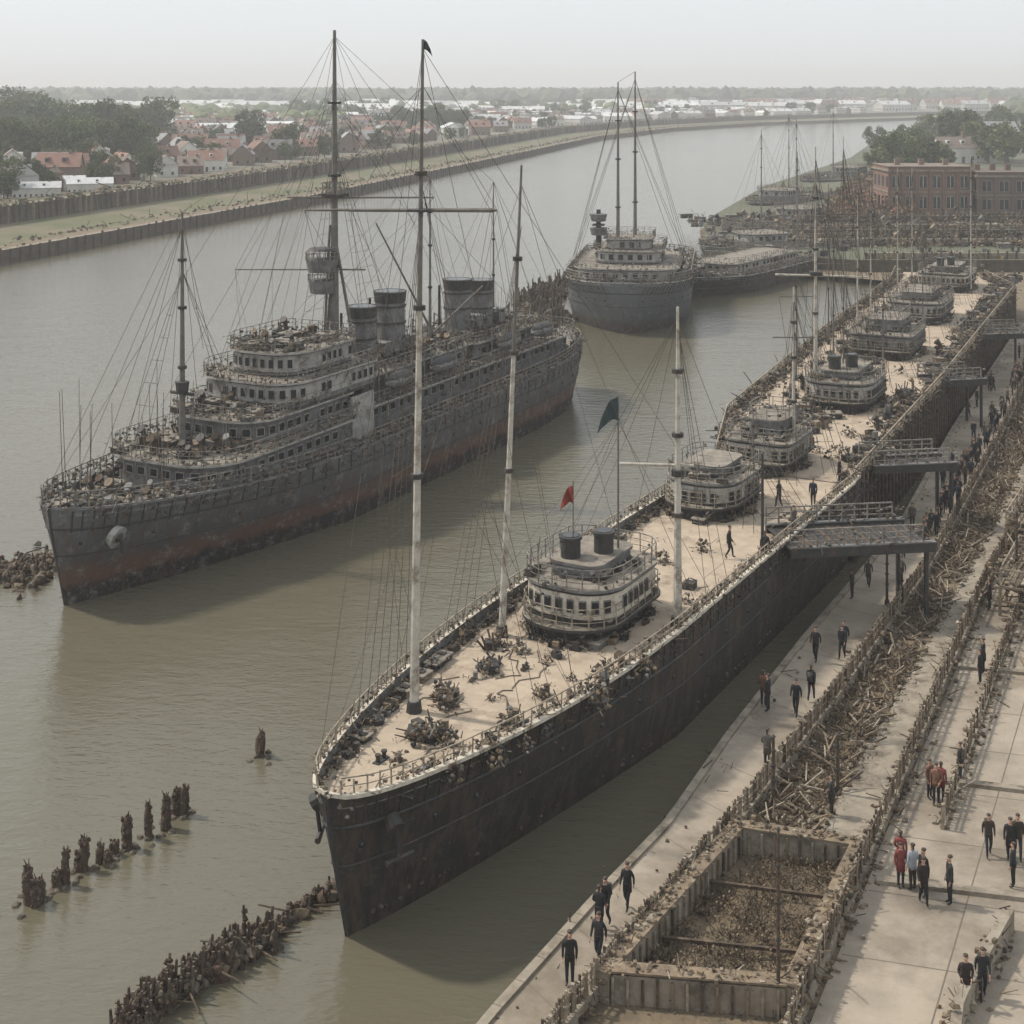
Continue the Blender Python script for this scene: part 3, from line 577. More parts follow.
def gangway(x0,y0,x1,y1,z,w):
    m=M(); d=Vector((x1-x0,y1-y0,0)); L_=d.length
    for o in(-w/2,w/2):
        m.box((L_/2,o,0),(L_,.28,.55),'dgrey'); m.box((L_/2,o,.30),(L_+.1,.4,.06),'grey'); rail(m,[(0,o,.3),(L_,o,.3)],1.0,.8,'railg',.05,3,.05)
        fuzz(m,[(0,o,.3),(L_,o,.3)],8,.12,.9,.12,FZ)
    for i in range(int(L_/.35)): m.box((.2+i*.35,0,.1),(.3,w-.35,.08),R.choice(['wood2','dgrey','dgrey']))
    for i in range(5): m.tube((L_*i/4,-w/2,-.25),(L_*min(1,(i+.5)/4),w/2,-.3),.06,.06,'dgrey',4)
    for xx in(L_-.4,):
        for o in(-w/2+.2,w/2-.2): m.tube((xx,o,-.2),(xx,o,1-z),.14,.14,'dgrey',6)
    m.obj('gangway',loc=(x0,y0,z),rz=math.atan2(d.y,d.x))
gangway(15.6,82.2,24.2,83.4,5.4,4.4); gangway(25.2,99.5,31.4,100.5,5.2,2.6); gangway(37.8,128,43,129.2,5.2,2.8); gangway(50,152,56,153,5.2,2.8)
# ================================================================== WARSHIP
A2=math.atan2(.888,.46); S2=empty('warship',(-28.3,85.5,0),A2)
zt2=lambda s:5.3+1.1*max(0,1-s/18)**1.5+.3*max(0,(s-50)/22)
hw2,gp2=hull(S2,'hull2',73,6.7,24,.44,.72,zt2,.55,1.6,3.0,deck='deck2',cap='grey',tmin=.25)
m=M()
for sd in(1,-1):
    rail(m,[gp2(s*.9+.2,sd) for s in range(0,81)],1.0,.85,'railg',.04,3,.12)
    fuzz(m,[gp2(s,sd,-.1,.1) for s in range(0,73)],13,.12,1.0,.13,FZ+['railg','wood2'])
    fuzz(m,[gp2(s,sd,-.5,.7) for s in range(2,72)],10,.3,.6,.2,FZ)
m.obj('railing',S2)
D2=4.85
m=M()
tier(m,9.5,26,4.9,D2,D2+2.2,3.0,.5,'grey','deck2',1.1,.45,.5,fz=9)
tier(m,15,27,4.0,D2+2.2,D2+3.9,2.2,.5,'grey','deck2',1.0,.5,.4,fz=9)
tier(m,18.5,30,4.3,D2+3.9,D2+5.9,2.4,.6,'grey','deck2',.8,.6,.35,band='lgrey',fz=9)
tier(m,20.3,28.5,3.2,D2+5.9,D2+7.7,2.4,.6,'grey','deck2',.7,.6,.4,band='lgrey',fz=9)
tier(m,26,68,3.9,D2,D2+2.4,.5,2.5,'grey','deck2',1.3,.5,.9,fz=9)
tier(m,30,47,3.2,D2+2.4,D2+4.3,.5,.5,'grey','deck2',1.3,.5,.4,fz=9)
tier(m,48.5,61,3.0,D2+2.4,D2+4.0,.5,1.0,'grey','deck2',1.3,.5,.4,fz=9)
m.box((27.5,-4.65,D2+1.9),(3.0,.2,3.4),'lgrey')
for s in(22,31,36,41,46,51,56,61): m.box((s,-4.75,D2+1.2),(.12,.12,2.4),'railg'); m.box((s,4.75,D2+1.2),(.12,.12,2.4),'railg')
m.obj('superstructure',S2)
m=M()
for s,zz,r in((34.5,13.9,1.15),(38.8,14.6,1.3),(50.5,14.2,1.25),(55.0,13.6,1.15)):
    m.tube((s,0,D2+4.0),(s,0,zz),r,r*.97,'grey',24,True); 
    for zf in(zz-.1,zz-1.2,zz-2.6): m.tube((s,0,zf-.08),(s,0,zf+.08),r*1.07,r*1.07,'dgrey',24)
    m.tube((s,0,zz+.02),(s,0,zz+.04),r*.85,r*.85,'glass',24); m.tube((s,0,zz-.9),(s,0,zz+.03),r*1.02,r*1.1,'dgrey',24,False)
    for dx in(-.5,.5): m.tube((s+dx*2.3,1.3,D2+4),(s+dx*2.3,1.3,zz-.5),.12,.12,'dgrey',6)
    m.box((s+2.2,0,D2+4.9),(1.3,2.3,1.8),'grey')
    fuzz(m,[(s-r,-r,D2+4.2),(s+r,-r,D2+4.2)],10,.3,2,.2,FZ)
m.obj('funnels',S2)
m=M()
for (x0,x1,w,z,n) in((1.5,9,3.6,D2+.8,80),(9.8,15,4,D2+2.22,46),(15.3,18.5,3.5,D2+3.92,30),(27,30,3.4,D2+2.42,24),(30,47,2.8,D2+4.32,130),(48,61,2.7,D2+4.02,100),(61,68,3.2,D2+2.42,50),(68,71,3,D2+.3,18),(20.8,28,2.7,D2+7.72,44),(30,47,3.6,D2+2.42,60)):
    for i in range(n):
        s=R.uniform(x0,x1); ww=min(w,hw2(s)*.8); gear(m,s,R.uniform(-ww,ww),z if x0>1.6 else zt2(s)-.53,None,R.uniform(.45,1.0))
for s in(8,12,17,21,25,29,33,38,43,50,56,62,66):
    for sd in(1,-1):
        for i in range(6): s_=s+R.uniform(-2,2); gear(m,s_,sd*R.uniform(.8,.9)*hw2(s_),D2+.05,None,.7)
for s in(33,40,52,59):
    for sd in(1,-1):
        m.blob((s,sd*4.6,D2+3.7),(2.2,.7,.6),'grey',.03,True); m.blob((s,sd*4.6,D2+3.95),(2.05,.64,.5),'dgrey',.05,True)
        for dx in(-2,2): m.path([(s+dx,sd*3.9,D2+2.4),(s+dx,sd*3.9,D2+5.0),(s+dx,sd*4.6,D2+5.4),(s+dx,sd*4.6,D2+4.1)],.08,'railg',5)
m.obj('deck_gear',S2)
m=M(); T1=mast(m,(12.2,0,D2+2.2),16.4,.24,'mastd'); T2=mast(m,(30.5,0,D2+2.6),29.2,.42,'mastd'); 
m.tube((30.0,.7,D2+6),(30.3,.3,21),.12,.1,'mastd',6); m.tube((31.5,1.7,D2+4),(30.6,.1,19.5),.16,.12,'mastd',6); m.tube((31.5,-1.7,D2+4),(30.6,-.1,19.5),.16,.12,'mastd',6)
for zz,r in((15.6,1.1),(17.3,1.3)): 
    m.tube((29.6,.6,zz),(29.6,.6,zz+1.0),r*.85,r,'grey',14); rail(m,perim([(29.6+math.cos(a*.449)*r,.6+math.sin(a*.449)*r) for a in range(14)],zz+1.0),.6,.5,'railg',.035,2)
m.tube((29.6,.6,19.0),(29.6,.6,19.2),1.2,1.0,'dgrey',14)
wx=Vector((.46,-.888,0)) # world +X in ship frame
c=Vector((30.5,0,23.2)); m.tube(c-wx*3.8,c+wx*8,.09,.08,'mastd',6)
m.box((30.5,0,23.4),(1.6,1.6,.2),'dgrey'); rail(m,[(29.7,-.8,23.5),(31.3,-.8,23.5),(31.3,.8,23.5),(29.7,.8,23.5),(29.7,-.8,23.5)],.9,.5,'railg',.04,2)
c2=Vector((30.5,0,17.4)); m.tube(c2-wx*8,c2+wx*2.5,.05,.08,'mastd',6)
m.tube((12.2,-1,11),(12.2,1,11),.12,.12,'dgrey',8); m.tube((12.2,0,11),(12.2,0,11.8),.4,.5,'dgrey',10)
T3=mast(m,(57.6,0,D2+4),14,.13,'mastd'); T4=mast(m,(45.5,0,D2+4),15,.16,'mastd')
m.tube((46,0,D2+5),(49,-3.5,14),.12,.08,'mastd',6); m.tube((46,0,D2+5),(42,3.5,20),.12,.08,'mastd',6)
m.obj('masts',S2)
m=M()
shrouds(m,T1-Vector((0,0,1)),[gp2(s,1) for s in(6,9,12)]+[gp2(s,-1) for s in(12,9,6)],.02); shrouds(m,T1-Vector((0,0,4)),[Vector((15,y,D2+4)) for y in(-3.4,-2.6,-1.8)],.02,8)
shrouds(m,T1-Vector((0,0,4)),[Vector((9.9,y,D2+2.4)) for y in(3.4,2.4,1.4)],.02,8)
shrouds(m,T1,[gp2(.4,1),T2-Vector((0,0,6)),Vector((18,3,D2+8))],.018)
shrouds(m,T2-Vector((0,0,9)),[Vector((s,4,D2+2.7)) for s in(30,32,34,36)],.022,16); shrouds(m,T2-Vector((0,0,9)),[Vector((s,-4,D2+2.7)) for s in(30,32,34,36)],.022,16)
shrouds(m,T2-Vector((0,0,.5)),[gp2(2,1),T4,T3,Vector((20,3,D2+7)),Vector((20,-3,D2+7)),Vector((45,4,9)),Vector((45,-4,9))],.018)
shrouds(m,T2-Vector((0,0,6)),[Vector((14,y,D2+4.5)) for y in(3.5,0,-3.5)]+[Vector((60,y,9)) for y in(3,-3)],.018)
for e in(c-wx*3.8,c+wx*8,c+wx*5,c2-wx*8,c2-wx*5,c-wx*2):
    shrouds(m,e,[T2-Vector((0,0,4)),gp2(24+R.random()*10,1),Vector((20,0,D2+7))],.014)
shrouds(m,T4,[gp2(s,sd) for s in(40,44,50) for sd in(1,-1)],.018); shrouds(m,T3,[gp2(s,sd) for s in(52,58,66) for sd in(1,-1)]+[gp2(72.5,1)],.018)
for i in range(170):
    s=R.uniform(2,70); y=R.uniform(-3.5,3.5)*min(1,hw2(s)/6); m.tube((s,y,D2+1),(s+R.uniform(-.4,.4),y+R.uniform(-.4,.4),D2+R.uniform(2.5,8.5)),.03,.018,R.choice(['rope','railg','dgrey']),3)
m.obj('rigging',S2)
m=M()
p=gp2(3.0,-1); m.tube((p.x-.1,p.y+.3,4.3),(p.x-.05,p.y-.12,4.1),.6,.75,'lgrey',14); m.tube((p.x,p.y-.1,4.15),(p.x+.05,p.y-.3,4.1),.4,.2,'dgrey',8); m.tube((p.x,p.y-.25,4.1),(p.x+.2,p.y-.2,3.1),.1,.1,'dgrey',6)
m.path([(1.6,0,-1),(.9,0,2),(.3,0,4.5),(0,0,6.3)],.1,'dgrey',6); m.obj('bow_fittings',S2)
# ================================================================== THIRD SHIP + BARGES
def cargo(name,loc,rz,L_,B,zt,hk,tiers,masts,clut=40,pd=.42,Lb=None,nest=False):
    e=empty(name,loc,rz); f=lambda s:zt+.5*max(0,1-s/12)
    hw,gp=hull(e,hk,L_,B,Lb or L_*.3,pd,.8,f,.5,2.0,1.5,deck='deck2',cap='lgrey',tmin=.5,strakes=True)
    m=M()
    for sd in(1,-1):
        rail(m,[gp(s*L_/60,sd) for s in range(0,60)],1.1,1.1,'railg',.07,3); fuzz(m,[gp(s*L_/60,sd,-.1,.2) for s in range(0,60)],7,.2,1.1,.22,FZ)
    for (x0,x1,w,z0,z1) in tiers: tier(m,x0,x1,w,zt+z0,zt+z1,w*.5,.5,'grey','deck2',1.3,.7,.5,band='lgrey',fz=5)
    for i in range(clut):
        s=R.uniform(2,L_-2); gear(m,s,R.uniform(-.8,.8)*hw(s),f(s)-.45,None,1.3)
    T=[]
    for (s,y,h,r) in masts:
        q=mast(m,(s,y,zt),h,r,'mastd'); shrouds(m,q-Vector((0,0,1)),[gp(max(.5,min(L_-1,s+d)),sd,0) for d in(-6,0,6) for sd in(1,-1)],.028)
        T.append(q)
    for a,b_ in zip(T[:-1],T[1:]): m.tube(a,b_,.03,.03,'rope',3)
    if nest:
        for zz in(9.5,11.4): m.tube((11,4.2,zt+zz-4),(11,4.2,zt+zz-3),1.0,1.25,'grey',12)
        m.tube((11,4.2,zt),(11,4.2,zt+9),.45,.3,'dgrey',10); m.box((11,4.2,zt+6.9),(1.6,1.6,.2),'dgrey')
    m.obj('superstructure',e); return e
cargo('steamship',(14.4,181,0),1.42,42,8.5,6.3,'hull3',[(3,24,6.6,-.4,1.9),(8,20,4.4,1.9,3.7),(9.5,16,3,3.7,5.2)],[(12,1.6,26.5,.3),(14.5,-.6,28,.3)],140,pd=.30,Lb=11,nest=True)
cargo('barge',(34,252,0),.35,40,6,3.2,'hull3',[(8,16,3.5,-.4,2.5)],[(20,0,17,.22)],50)
cargo('barge',(26,213,0),.95,44,6,2.8,'hull1',[(10,34,3.5,-.4,1.6)],[(36,0,14,.15)],120)
cargo('barge',(44,285,0),.9,45,6,3.2,'hull2',[(26,36,3.5,-.4,2.5)],[(14,0,20,.2),(30,0,22,.18)],50)
cargo('barge',(60,345,0),1.0,50,6.5,3.4,'hull1',[(10,20,4,-.4,2.8)],[(22,0,22,.2)],40)
cargo('barge',(91,430,0),1.0,60,7,3.4,'hull3',[(30,44,4,-.4,2.8)],[(22,0,22,.25)],30)
def timberpile(name,P,w,h,n,seed,z=0,big=1.0,up=.35):
    r=random.Random(seed); m=M(); P=[Vector((x,y,0)) for x,y in P]; Ls=[(b_-a).length for a,b_ in zip(P[:-1],P[1:])]; tot=sum(Ls)
    for i in range(n):
        d=r.random()*tot; j=0
        while d>Ls[j] and j<len(Ls)-1: d-=Ls[j]; j+=1
        u=(P[j+1]-P[j]).normalized(); c=P[j]+u*d+Vector((-u.y,u.x,0))*r.gauss(0,w*.4)
        t_=r.random()
        if t_<.92-up: m.blob((c.x,c.y,z+r.uniform(-.1,h*.35)),(r.uniform(.1,.35)*big,r.uniform(.1,.35)*big,r.uniform(.1,.35)*big),r.choice(['rock','pile','rock','dirt']),.45,False,r)
        elif t_<.92:
            hh=h*r.uniform(.4,1.15); m.tube((c.x,c.y,-1),(c.x+r.gauss(0,.08),c.y+r.gauss(0,.08),z+hh),.13*big,.05*big,r.choice(['pile','wood2','rock']),6)
            for q in range(5): m.blob((c.x+r.gauss(0,.06),c.y+r.gauss(0,.06),z+hh*r.uniform(.1,.8)),(.10*big,.10*big,.14*big),r.choice(['pile','rock']),.45,False,r)
        else: m.tube((c.x,c.y,z+h*.3),(c.x+r.gauss(0,.7)*big,c.y+r.gauss(0,.7)*big,z+h*r.uniform(.1,.6)),.05*big,.03*big,'wood2',5)
    return m.obj(name)
timberpile('ruined_groyne',[(-13.2,47),(-12,49.2),(-10.2,51.3),(-9.0,52.8)],.8,1.15,400,5,up=.5)
timberpile('ruined_groyne',[(-9.0,52.8),(-8.4,54),(-6.6,56.2)],.35,.6,70,6,up=.4)
timberpile('stone_jetty',[(-70,78),(-40,87.5),(-31,93),(-27,100)],3.8,1.0,3000,7,big=1.0,up=.1)
timberpile('timber_jetty',[(6,190),(3,206),(7,222),(14,235)],4,2.2,900,8,big=1.6)
def piling(x,y,h,r_,n=1,seed=0):
    r=random.Random(seed); m=M()
    for i in range(n):
        ox,oy=(r.gauss(0,.16),r.gauss(0,.16)) if i else (0,0); hh=h*(1 if i==0 else r.uniform(.5,.9))
        a=(ox,oy,-1); rr=r_
        for j in range(5):
            b_=(ox+r.gauss(0,.03),oy+r.gauss(0,.03),-1+(hh+1)*(j+1)/5); m.tube(a,b_,rr,rr*r.uniform(.8,1.05) if j<4 else rr*.6,r.choice(['pile','pile','wood2']),7); a=b_
        for q in range(30): an=r.random()*6.28; zz=r.uniform(0,hh*.97); m.blob((ox+math.cos(an)*r_*.85,oy+math.sin(an)*r_*.85,zz),(r_*.32,r_*.32,r_*.5),r.choice(['pile','rock','wood2','pile']),.5,False,r)
        for q in range(6): m.tube((ox+r.gauss(0,.05),oy+r.gauss(0,.05),hh*.9),(ox+r.gauss(0,.1),oy+r.gauss(0,.1),hh*r.uniform(1.0,1.2)),.04,.015,'pile',4)
    for q in range(6): m.blob((r.gauss(0,.3),r.gauss(0,.3),.02),(r_*.9,r_*.8,.12),'rock',.4,False,r)
    m.obj('wooden_piling',loc=(x,y,0))
for i,(x,y,h,n) in enumerate([(-20.4,54.2,.7,1),(-19.0,54.9,1.5,1),(-18.6,55.1,.9,2),(-17.9,56.2,1.4,1),(-18.2,56.0,.7,1),(-17.5,57.3,1.3,2),(-17.0,57.8,.8,2),(-16.6,58.4,.6,1),(-16.2,58.9,1.35,1),(-15.5,59.7,1.45,1),(-14.95,60.5,1.45,2),(-14.4,61.6,1.25,2),(-12.0,67,1.2,2)]): piling(x,y,h,.17+.025*(i%3),n,i)
# ================================================================== LEFT BANK + TOWN
E=[(-200,-150),(-140,95),(-92.6,253),(-55,383),(0,620),(54,861),(120,1040),(223,1211),(420,1420),(800,1700),(2000,2400),(5000,3600)]
def offs(P,d):
    out=[]
    for i,p in enumerate(P):
        a=Vector(P[max(0,i-1)]); b_=Vector(P[min(len(P)-1,i+1)]); u=(b_-a).normalized(); out.append((p[0]-u.y*d,p[1]+u.x*d))
    return out
g=M(); prof=[(0,-2,'wall'),(0.01,2.6,'wall'),(1.2,2.65,'conc'),(4.5,2.7,'dirt'),(12,2.8,'grass'),(24,3.6,'grass'),(24.4,7.2,'wall'),(26,7.25,'conc'),(36,6.6,'grass'),(44,6.3,'dirt')]
pr=None
for d,z,k in prof:
    cur=[(x,y,z) for x,y in offs(E,d)]
    if pr:
        for i in range(len(E)-1): g.add([pr[i],pr[i+1],cur[i+1],cur[i]],[(0,1,2,3)][::1],k)
    pr=cur
far1=[(-700,-1000),(-700,200),(-800,700),(-850,1000),(-800,1300),(-700,1600),(-500,1800),(-200,1900),(100,2000),(700,2300),(2200,3000),(5600,4200)]
far=[(-9000,-2000),(-9000,0),(-9000,1500),(-9000,3000),(-8000,6000),(-6000,9000),(-4000,12000),(-1500,13000),(1500,13000),(5000,13000),(9000,12000),(14000,9000)]
for i in range(len(E)-1):
    g.add([pr[i],pr[i+1],(*far1[i+1],6.2),(*far1[i],6.2)],[(0,1,2,3)],'town'); g.add([(*far1[i],6.2),(*far1[i+1],6.2),(*far[i+1],6.2),(*far[i],6.2)],[(0,1,2,3)],'field')
g.obj('left_riverbank')
m=M()
Q=resample([(x,y,2) for x,y in offs(E[1:8],-.15)],3)
for q in Q: m.tube((q.x,q.y,-1),(q.x,q.y,2.7+R.uniform(-.3,.4)),.25,.25,'wood2',5)
Q=resample([(x,y,3.4) for x,y in offs(E[1:8],24)],2.2)
for q in Q: m.box((q.x,q.y,5.4+R.uniform(-.3,.3)),(.5,.6,4.4),R.choice(['wood2','wall','wood']))
rail(m,resample([(x,y,7.25) for x,y in offs(E[1:7],24.8)],4),1.1,4,'rail',.12,2)
fuzz(m,[(x,y,7.2) for x,y in offs(E[1:8],25)],1.5,.7,1.4,.5,['wood2','dry','leafd'])
fuzz(m,[(x,y,2.8) for x,y in offs(E[1:8],5)],1.5,1.5,.8,.35,['dry','wood2','rock','dirt'])
m.obj('timber_revetment')
def edgeX(y):
    for a,b_ in zip(E[:-1],E[1:]):
        if a[1]<=y<=b_[1]: return a[0]+(b_[0]-a[0])*(y-a[1])/(b_[1]-a[1])
    return 0
def house(w,d,h,rh,wk,rk,seed,flat=False):
    r=random.Random(seed); m=M(); m.box((0,0,h/2),(w,d,h),wk)
    if flat: m.box((0,0,h+.2),(w+.5,d+.5,.4),rk); m.box((w*.2,0,h+.9),(w*.3,d*.4,1.2),wk)
    else:
        o=.4; V=[(-w/2-o,-d/2-o,h-.1),(w/2+o,-d/2-o,h-.1),(w/2+o,d/2+o,h-.1),(-w/2-o,d/2+o,h-.1),(-w/2-o,0,h+rh),(w/2+o,0,h+rh)]
        m.add(V,[(0,1,5,4),(2,3,4,5),(3,2,1,0)],rk); m.add([(-w/2,-d/2,h),(-w/2,d/2,h),(-w/2,0,h+rh*.95)],[(0,2,1)],wk); m.add([(w/2,-d/2,h),(w/2,d/2,h),(w/2,0,h+rh*.95)],[(0,1,2)],wk)
        m.box((w*.25,0,h+rh),(.8,.8,1.6),'brick2')
        for i in range(2): m.box((-w*.25+i*w*.4,-d*.27,h+rh*.5),(1.3,1.6,1.3),wk); m.box((-w*.25+i*w*.4,-d*.27-.82,h+rh*.5),(.8,.05,.8),'glass')
    nf=max(1,int(h/2.8)); nw=max(2,int(w/2.6))
    for f in range(nf):
        for i in range(nw):
            x=-w/2+(i+.5)*w/nw; z=1.5+f*2.8
            for s_ in(-1,1):
                if f==0 and i==nw//2: m.box((x,s_*(d/2+.02),1.05),(1.0,.1,2.1),'wood2')
                else: m.box((x,s_*(d/2+.02),z),(1.1,.06,1.3),'frame'); m.box((x,s_*(d/2+.04),z),(.9,.08,1.15),'glass')
        for i in range(max(1,int(d/3))):
            y=-d/2+(i+.5)*d/max(1,int(d/3))
            for s_ in(-1,1): m.box((s_*(w/2+.03),y,z),(.08,.9,1.15),'glass')
    return m.mesh('house_%d'%seed)
HV=[house(11,8,5.0,3.6,'brick2','roofr',1),house(9,7.5,3.2,3.4,'brick','roofb',2),house(14,9,5,3.8,'plaster','roofr',3),house(12,8,5,3.4,'plaster','roofb',4),house(10,8,4.6,3.8,'brick2','roofg',5),house(24,12,5,2.6,'plaster','roofw',6),house(16,10,7,0,'plaster','roofg',7,True),house(13,9,3.2,3.6,'brick','roofr',8)]
HN=['brick_house','brick_house','town_house','town_house','brick_house','warehouse','apartment_block','brick_house']
r=random.Random(5); cells={}
def tryplace(x,y,dmin):
    cx,cy=int(x//60),int(y//60)
    for i in(-1,0,1):
        for j in(-1,0,1):
            for a,b_ in cells.get((cx+i,cy+j),()):
                if abs(a-x)<dmin and abs(b_-y)<dmin: return False
    cells.setdefault((cx,cy),[]).append((x,y)); return True
treespots=[]; nh=0
for i in range(8000):
    if nh>980: break
    Y=290+1150*(r.random()**1.15); X=r.uniform(-.44*Y,edgeX(Y)-50)
    if X>edgeX(Y)-50: continue
    if X<-.26*Y and Y<760 and Y>430: treespots.append((X,Y)); continue
    if noise.noise(Vector((X*.010,Y*.007,3)))<-.27: treespots.append((X,Y)); continue
    if not tryplace(X,Y,10+Y*.004): continue
    v=r.choice([0,0,1,1,2,3,4,4,7,1]) if Y<700 else (r.choice([0,2,3,5,4,6,0,4,1,3]) if Y<950 else r.choice([5,5,6,2,3,5,4]))
    inst(HN[v],HV[v],(X,Y,6.2),r.choice([.35,.35+math.pi/2])+r.uniform(-.25,.25),r.uniform(.7,1.0)); nh+=1
for i in range(150):
    Y=r.uniform(1000,1900); X=r.uniform(-.30*Y,.2*Y if Y>1350 else edgeX(Y)-60)
    if X<edgeX(Y)-50 and tryplace(X,Y,20): inst('warehouse',HV[5],(X,Y,6.2),r.uniform(-.2,.3),(r.uniform(1.2,2.4),1.4,r.uniform(1,1.6)))
for i in range(130):
    Y=r.uniform(1550,2100); X=r.uniform(.08*Y,.42*Y)
    if X<edgeX(Y)-50 and tryplace(X,Y,22): inst('town_house',HV[r.choice([0,2,3,5,6,5])],(X,Y,6.2),r.uniform(-.3,.6),1.5)
for x,y in((-112,330),(-121,338),(-104,345),(-128,350),(-113,352),(-135,334)): inst('warehouse',HV[5],(x,y,6.2),.3,(.45,.6,.5))
def tree(h,w,seed,ks):
    r=random.Random(seed); m=M(); m.tube((0,0,-.3),(.1,0,h*.35),.35,.22,'bark',8); cl=[]
    for i in range(30):
        a=r.random()*6.283; rr=r.random()**.5; z=h*(.28+.66*r.random()); pr_=math.sin(math.pi*min(1,max(.08,(z/h-.16)/.88)))**.6
        c=Vector((math.cos(a)*rr*w/2*pr_,math.sin(a)*rr*w/2*pr_,z)); cl.append(c)
        if i<12: m.tube((.1,0,h*r.uniform(.2,.4)),c,.13,.04,'bark',5)
    for c in cl:
        k=r.choice(ks); cr_=w*r.uniform(.10,.19)
        for j in range(80):
            d=Vector((r.gauss(0,1),r.gauss(0,1),r.gauss(0,.8))).normalized()*cr_*r.uniform(.5,1.1); m.leaf(c+d,r.uniform(.3,.65),k,r)
    return m.mesh('tree_%d'%seed)
TV=[tree(14,12,1,['leaf','leaf','leafd','leafy']),tree(17,13,2,['leafd','leafd','leaf']),tree(11,10,3,['leafy','leaf','leafy']),tree(20,15,4,['leafd','leaf','leaf'])]
def tp(x,y,z,v=None,s=1): inst('deciduous_tree',TV[r.randrange(4) if v is None else v],(x,y,z),r.uniform(0,6.28),s*r.uniform(.85,1.15))
for x,y,v,s in[(-139,473,2,1.15),(-132,470,2,1.0),(-146,478,0,1),(-160,560,3,1.1),(-172,580,1,1.1),(-190,600,3,1.1),(-205,610,1,1.2),(-150,600,3,1),(-215,590,3,1.1),(-228,640,3,1.2),(-180,640,1,1.2),(-240,700,3,1.3),(-210,700,1,1.2),(-255,720,3,1.3),(-185,720,3,1.2),(-120,640,1,1),(-105,560,1,.8)]: tp(x,y,6,v,s)
for i,(X,Y) in enumerate(treespots[:380]): tp(X,Y,6,None,.8)
for i in range(260):
    Y=r.uniform(320,1300); X=r.uniform(-.45*Y,edgeX(Y)-42)
    if X<edgeX(Y)-40: tp(X,Y,6,None,.5)
for i in range(9): tp(r.uniform(118,142),r.uniform(440,480),3,r.choice([0,2,2,0]),.95)
for i in range(9): tp(r.uniform(180,215),r.uniform(520,570),3,r.choice([0,2,2]),1.3)
for i in range(24): tp(r.uniform(230,460),r.uniform(560,900),3,None,1.1)
for i in range(22): f=r.random(); tp(200+130*f+r.uniform(5,40),737+313*f,3,None,.8)
for i in range(8): tp(r.uniform(160,195),r.uniform(560,640),3,None,.8)
def forest(name,fn,n,hr,wr,seed,k=('leafd','leaf')):
    r=random.Random(seed); m=M()
    for i in range(n):
        x,y,z=fn(r); h=r.uniform(*hr); w=r.uniform(*wr); m.blob((x,y,z+h*.45),(w,w,h*.55),r.choice(k),.28,True,r)
    m.obj(name)
def fa(r): y=r.uniform(1950,3800); return (r.uniform(-.5*y,.5*y),y,6)
forest('distant_forest',fa,4200,(18,27),(8,18),21,('forest','forest','leafd'))
def fb(r): y=r.uniform(900,1700); x=r.uniform(-.5*y,min(edgeX(y)-60,-.12*y if y<1300 else .1*y)); return (x,y,6)
forest('woodland',fb,320,(7,12),(5,9),22)
def fc(r): y=r.uniform(1150,1900); return (r.uniform(max(360,.3*y),.55*y)+80,y,3)
forest('woodland',fc,300,(12,20),(7,13),23)
def bigbuilding(name,x,y,w,d,h,wk,rk,cols,rows,rz=0,arch=True,z=3):
    m=M(); m.box((0,0,h/2),(w,d,h),wk); m.box((0,0,h+.2),(w+.8,d+.8,.4),'conc'); m.box((0,0,h+.75),(w+.2,d+.2,.7),wk); m.box((0,0,h+1.15),(w+.6,d+.6,.12),rk)
    for f in range(rows):
        zz=(f+.5)*h/rows; m.box((0,0,f*h/rows+.05),(w+.3,d+.3,.25),'conc') if f else None
        for i in range(cols):
            px=-w/2+(i+.5)*w/cols; ww=w/cols*.5; m.box((px,-d/2-.02,zz),(ww+.3,.12,h/rows*.62),'conc'); m.box((px,-d/2-.05,zz),(ww,.16,h/rows*.54),'glass'); m.box((px,-d/2-.1,zz),(.1,.14,h/rows*.54),'plaster')
        for i in range(4):
            py=-d/2+(i+.5)*d/4
            for s_ in(-1,1): m.box((s_*(w/2+.03),py,zz),(.14,1.6,h/rows*.5),'glass')
    for i in range(cols+1): px=-w/2+i*w/cols; m.box((px,-d/2-.12,h/2),(.5,.3,h),wk)
    for i in range(3): m.box((-w*.3+i*w*.3,0,h+1.8),(1.2,1.2,1.6),'brick2')
    m.obj(name,loc=(x,y,z),rz=rz)
bigbuilding('brick_warehouse',97,332,19,14,9.6,'brick','roofb',6,2); bigbuilding('brick_warehouse',113.5,331,12,16,8.4,'brick2','roofb',3,2); bigbuilding('brick_warehouse',131,326,21,14,6.2,'brick2','roofg',5,2)
inst('town_house',HV[3],(172,545,3),.1,1.2); inst('town_house',HV[3],(186,560,3),.1,1.1); inst('town_house',HV[2],(205,640,3),.2,1.3); inst('brick_house',HV[0],(152,520,3),.1,1); inst('brick_house',HV[4],(240,690,3),.1,1.5)
m=M()
for y,x0,x1,h in((238,60,170,3.0),(258,36,150,1.2),(272,50,160,1.5),(286,56,170,1.2),(300,60,180,1.6),(312,78,180,1.2)):
    z=3 if y>240 else 1
    m.box(((x0+x1)/2,y,z+h/2),(x1-x0,.8,h),'conc' if y%4 else 'wall')
    for q in range(int((x1-x0)/1.6)): m.box((x0+q*1.6,y-.5,z+h/2+R.uniform(-.2,.3)),(.3,.3,h+.6),R.choice(['wood2','wood','wall']))
    fuzz(m,[(x0,y-1,z),(x1,y-1,z)],4,.8,h,.4,['dry','wood2','rock','wood','dgrey'])
m.obj('terrace_walls')
scatter('dry_brush',[(40,252),(150,252),(170,320),(56,310)],1200,2.0,['dry','wood2','dry','rock'],.4,41,3.0,12,thr=-.4)
scatter('rusty_brush',[(66,300),(86,300),(125,430),(100,415)],800,4.0,['rust','rust','dry','wood2'],.5,42,3.0,18,thr=-.4)
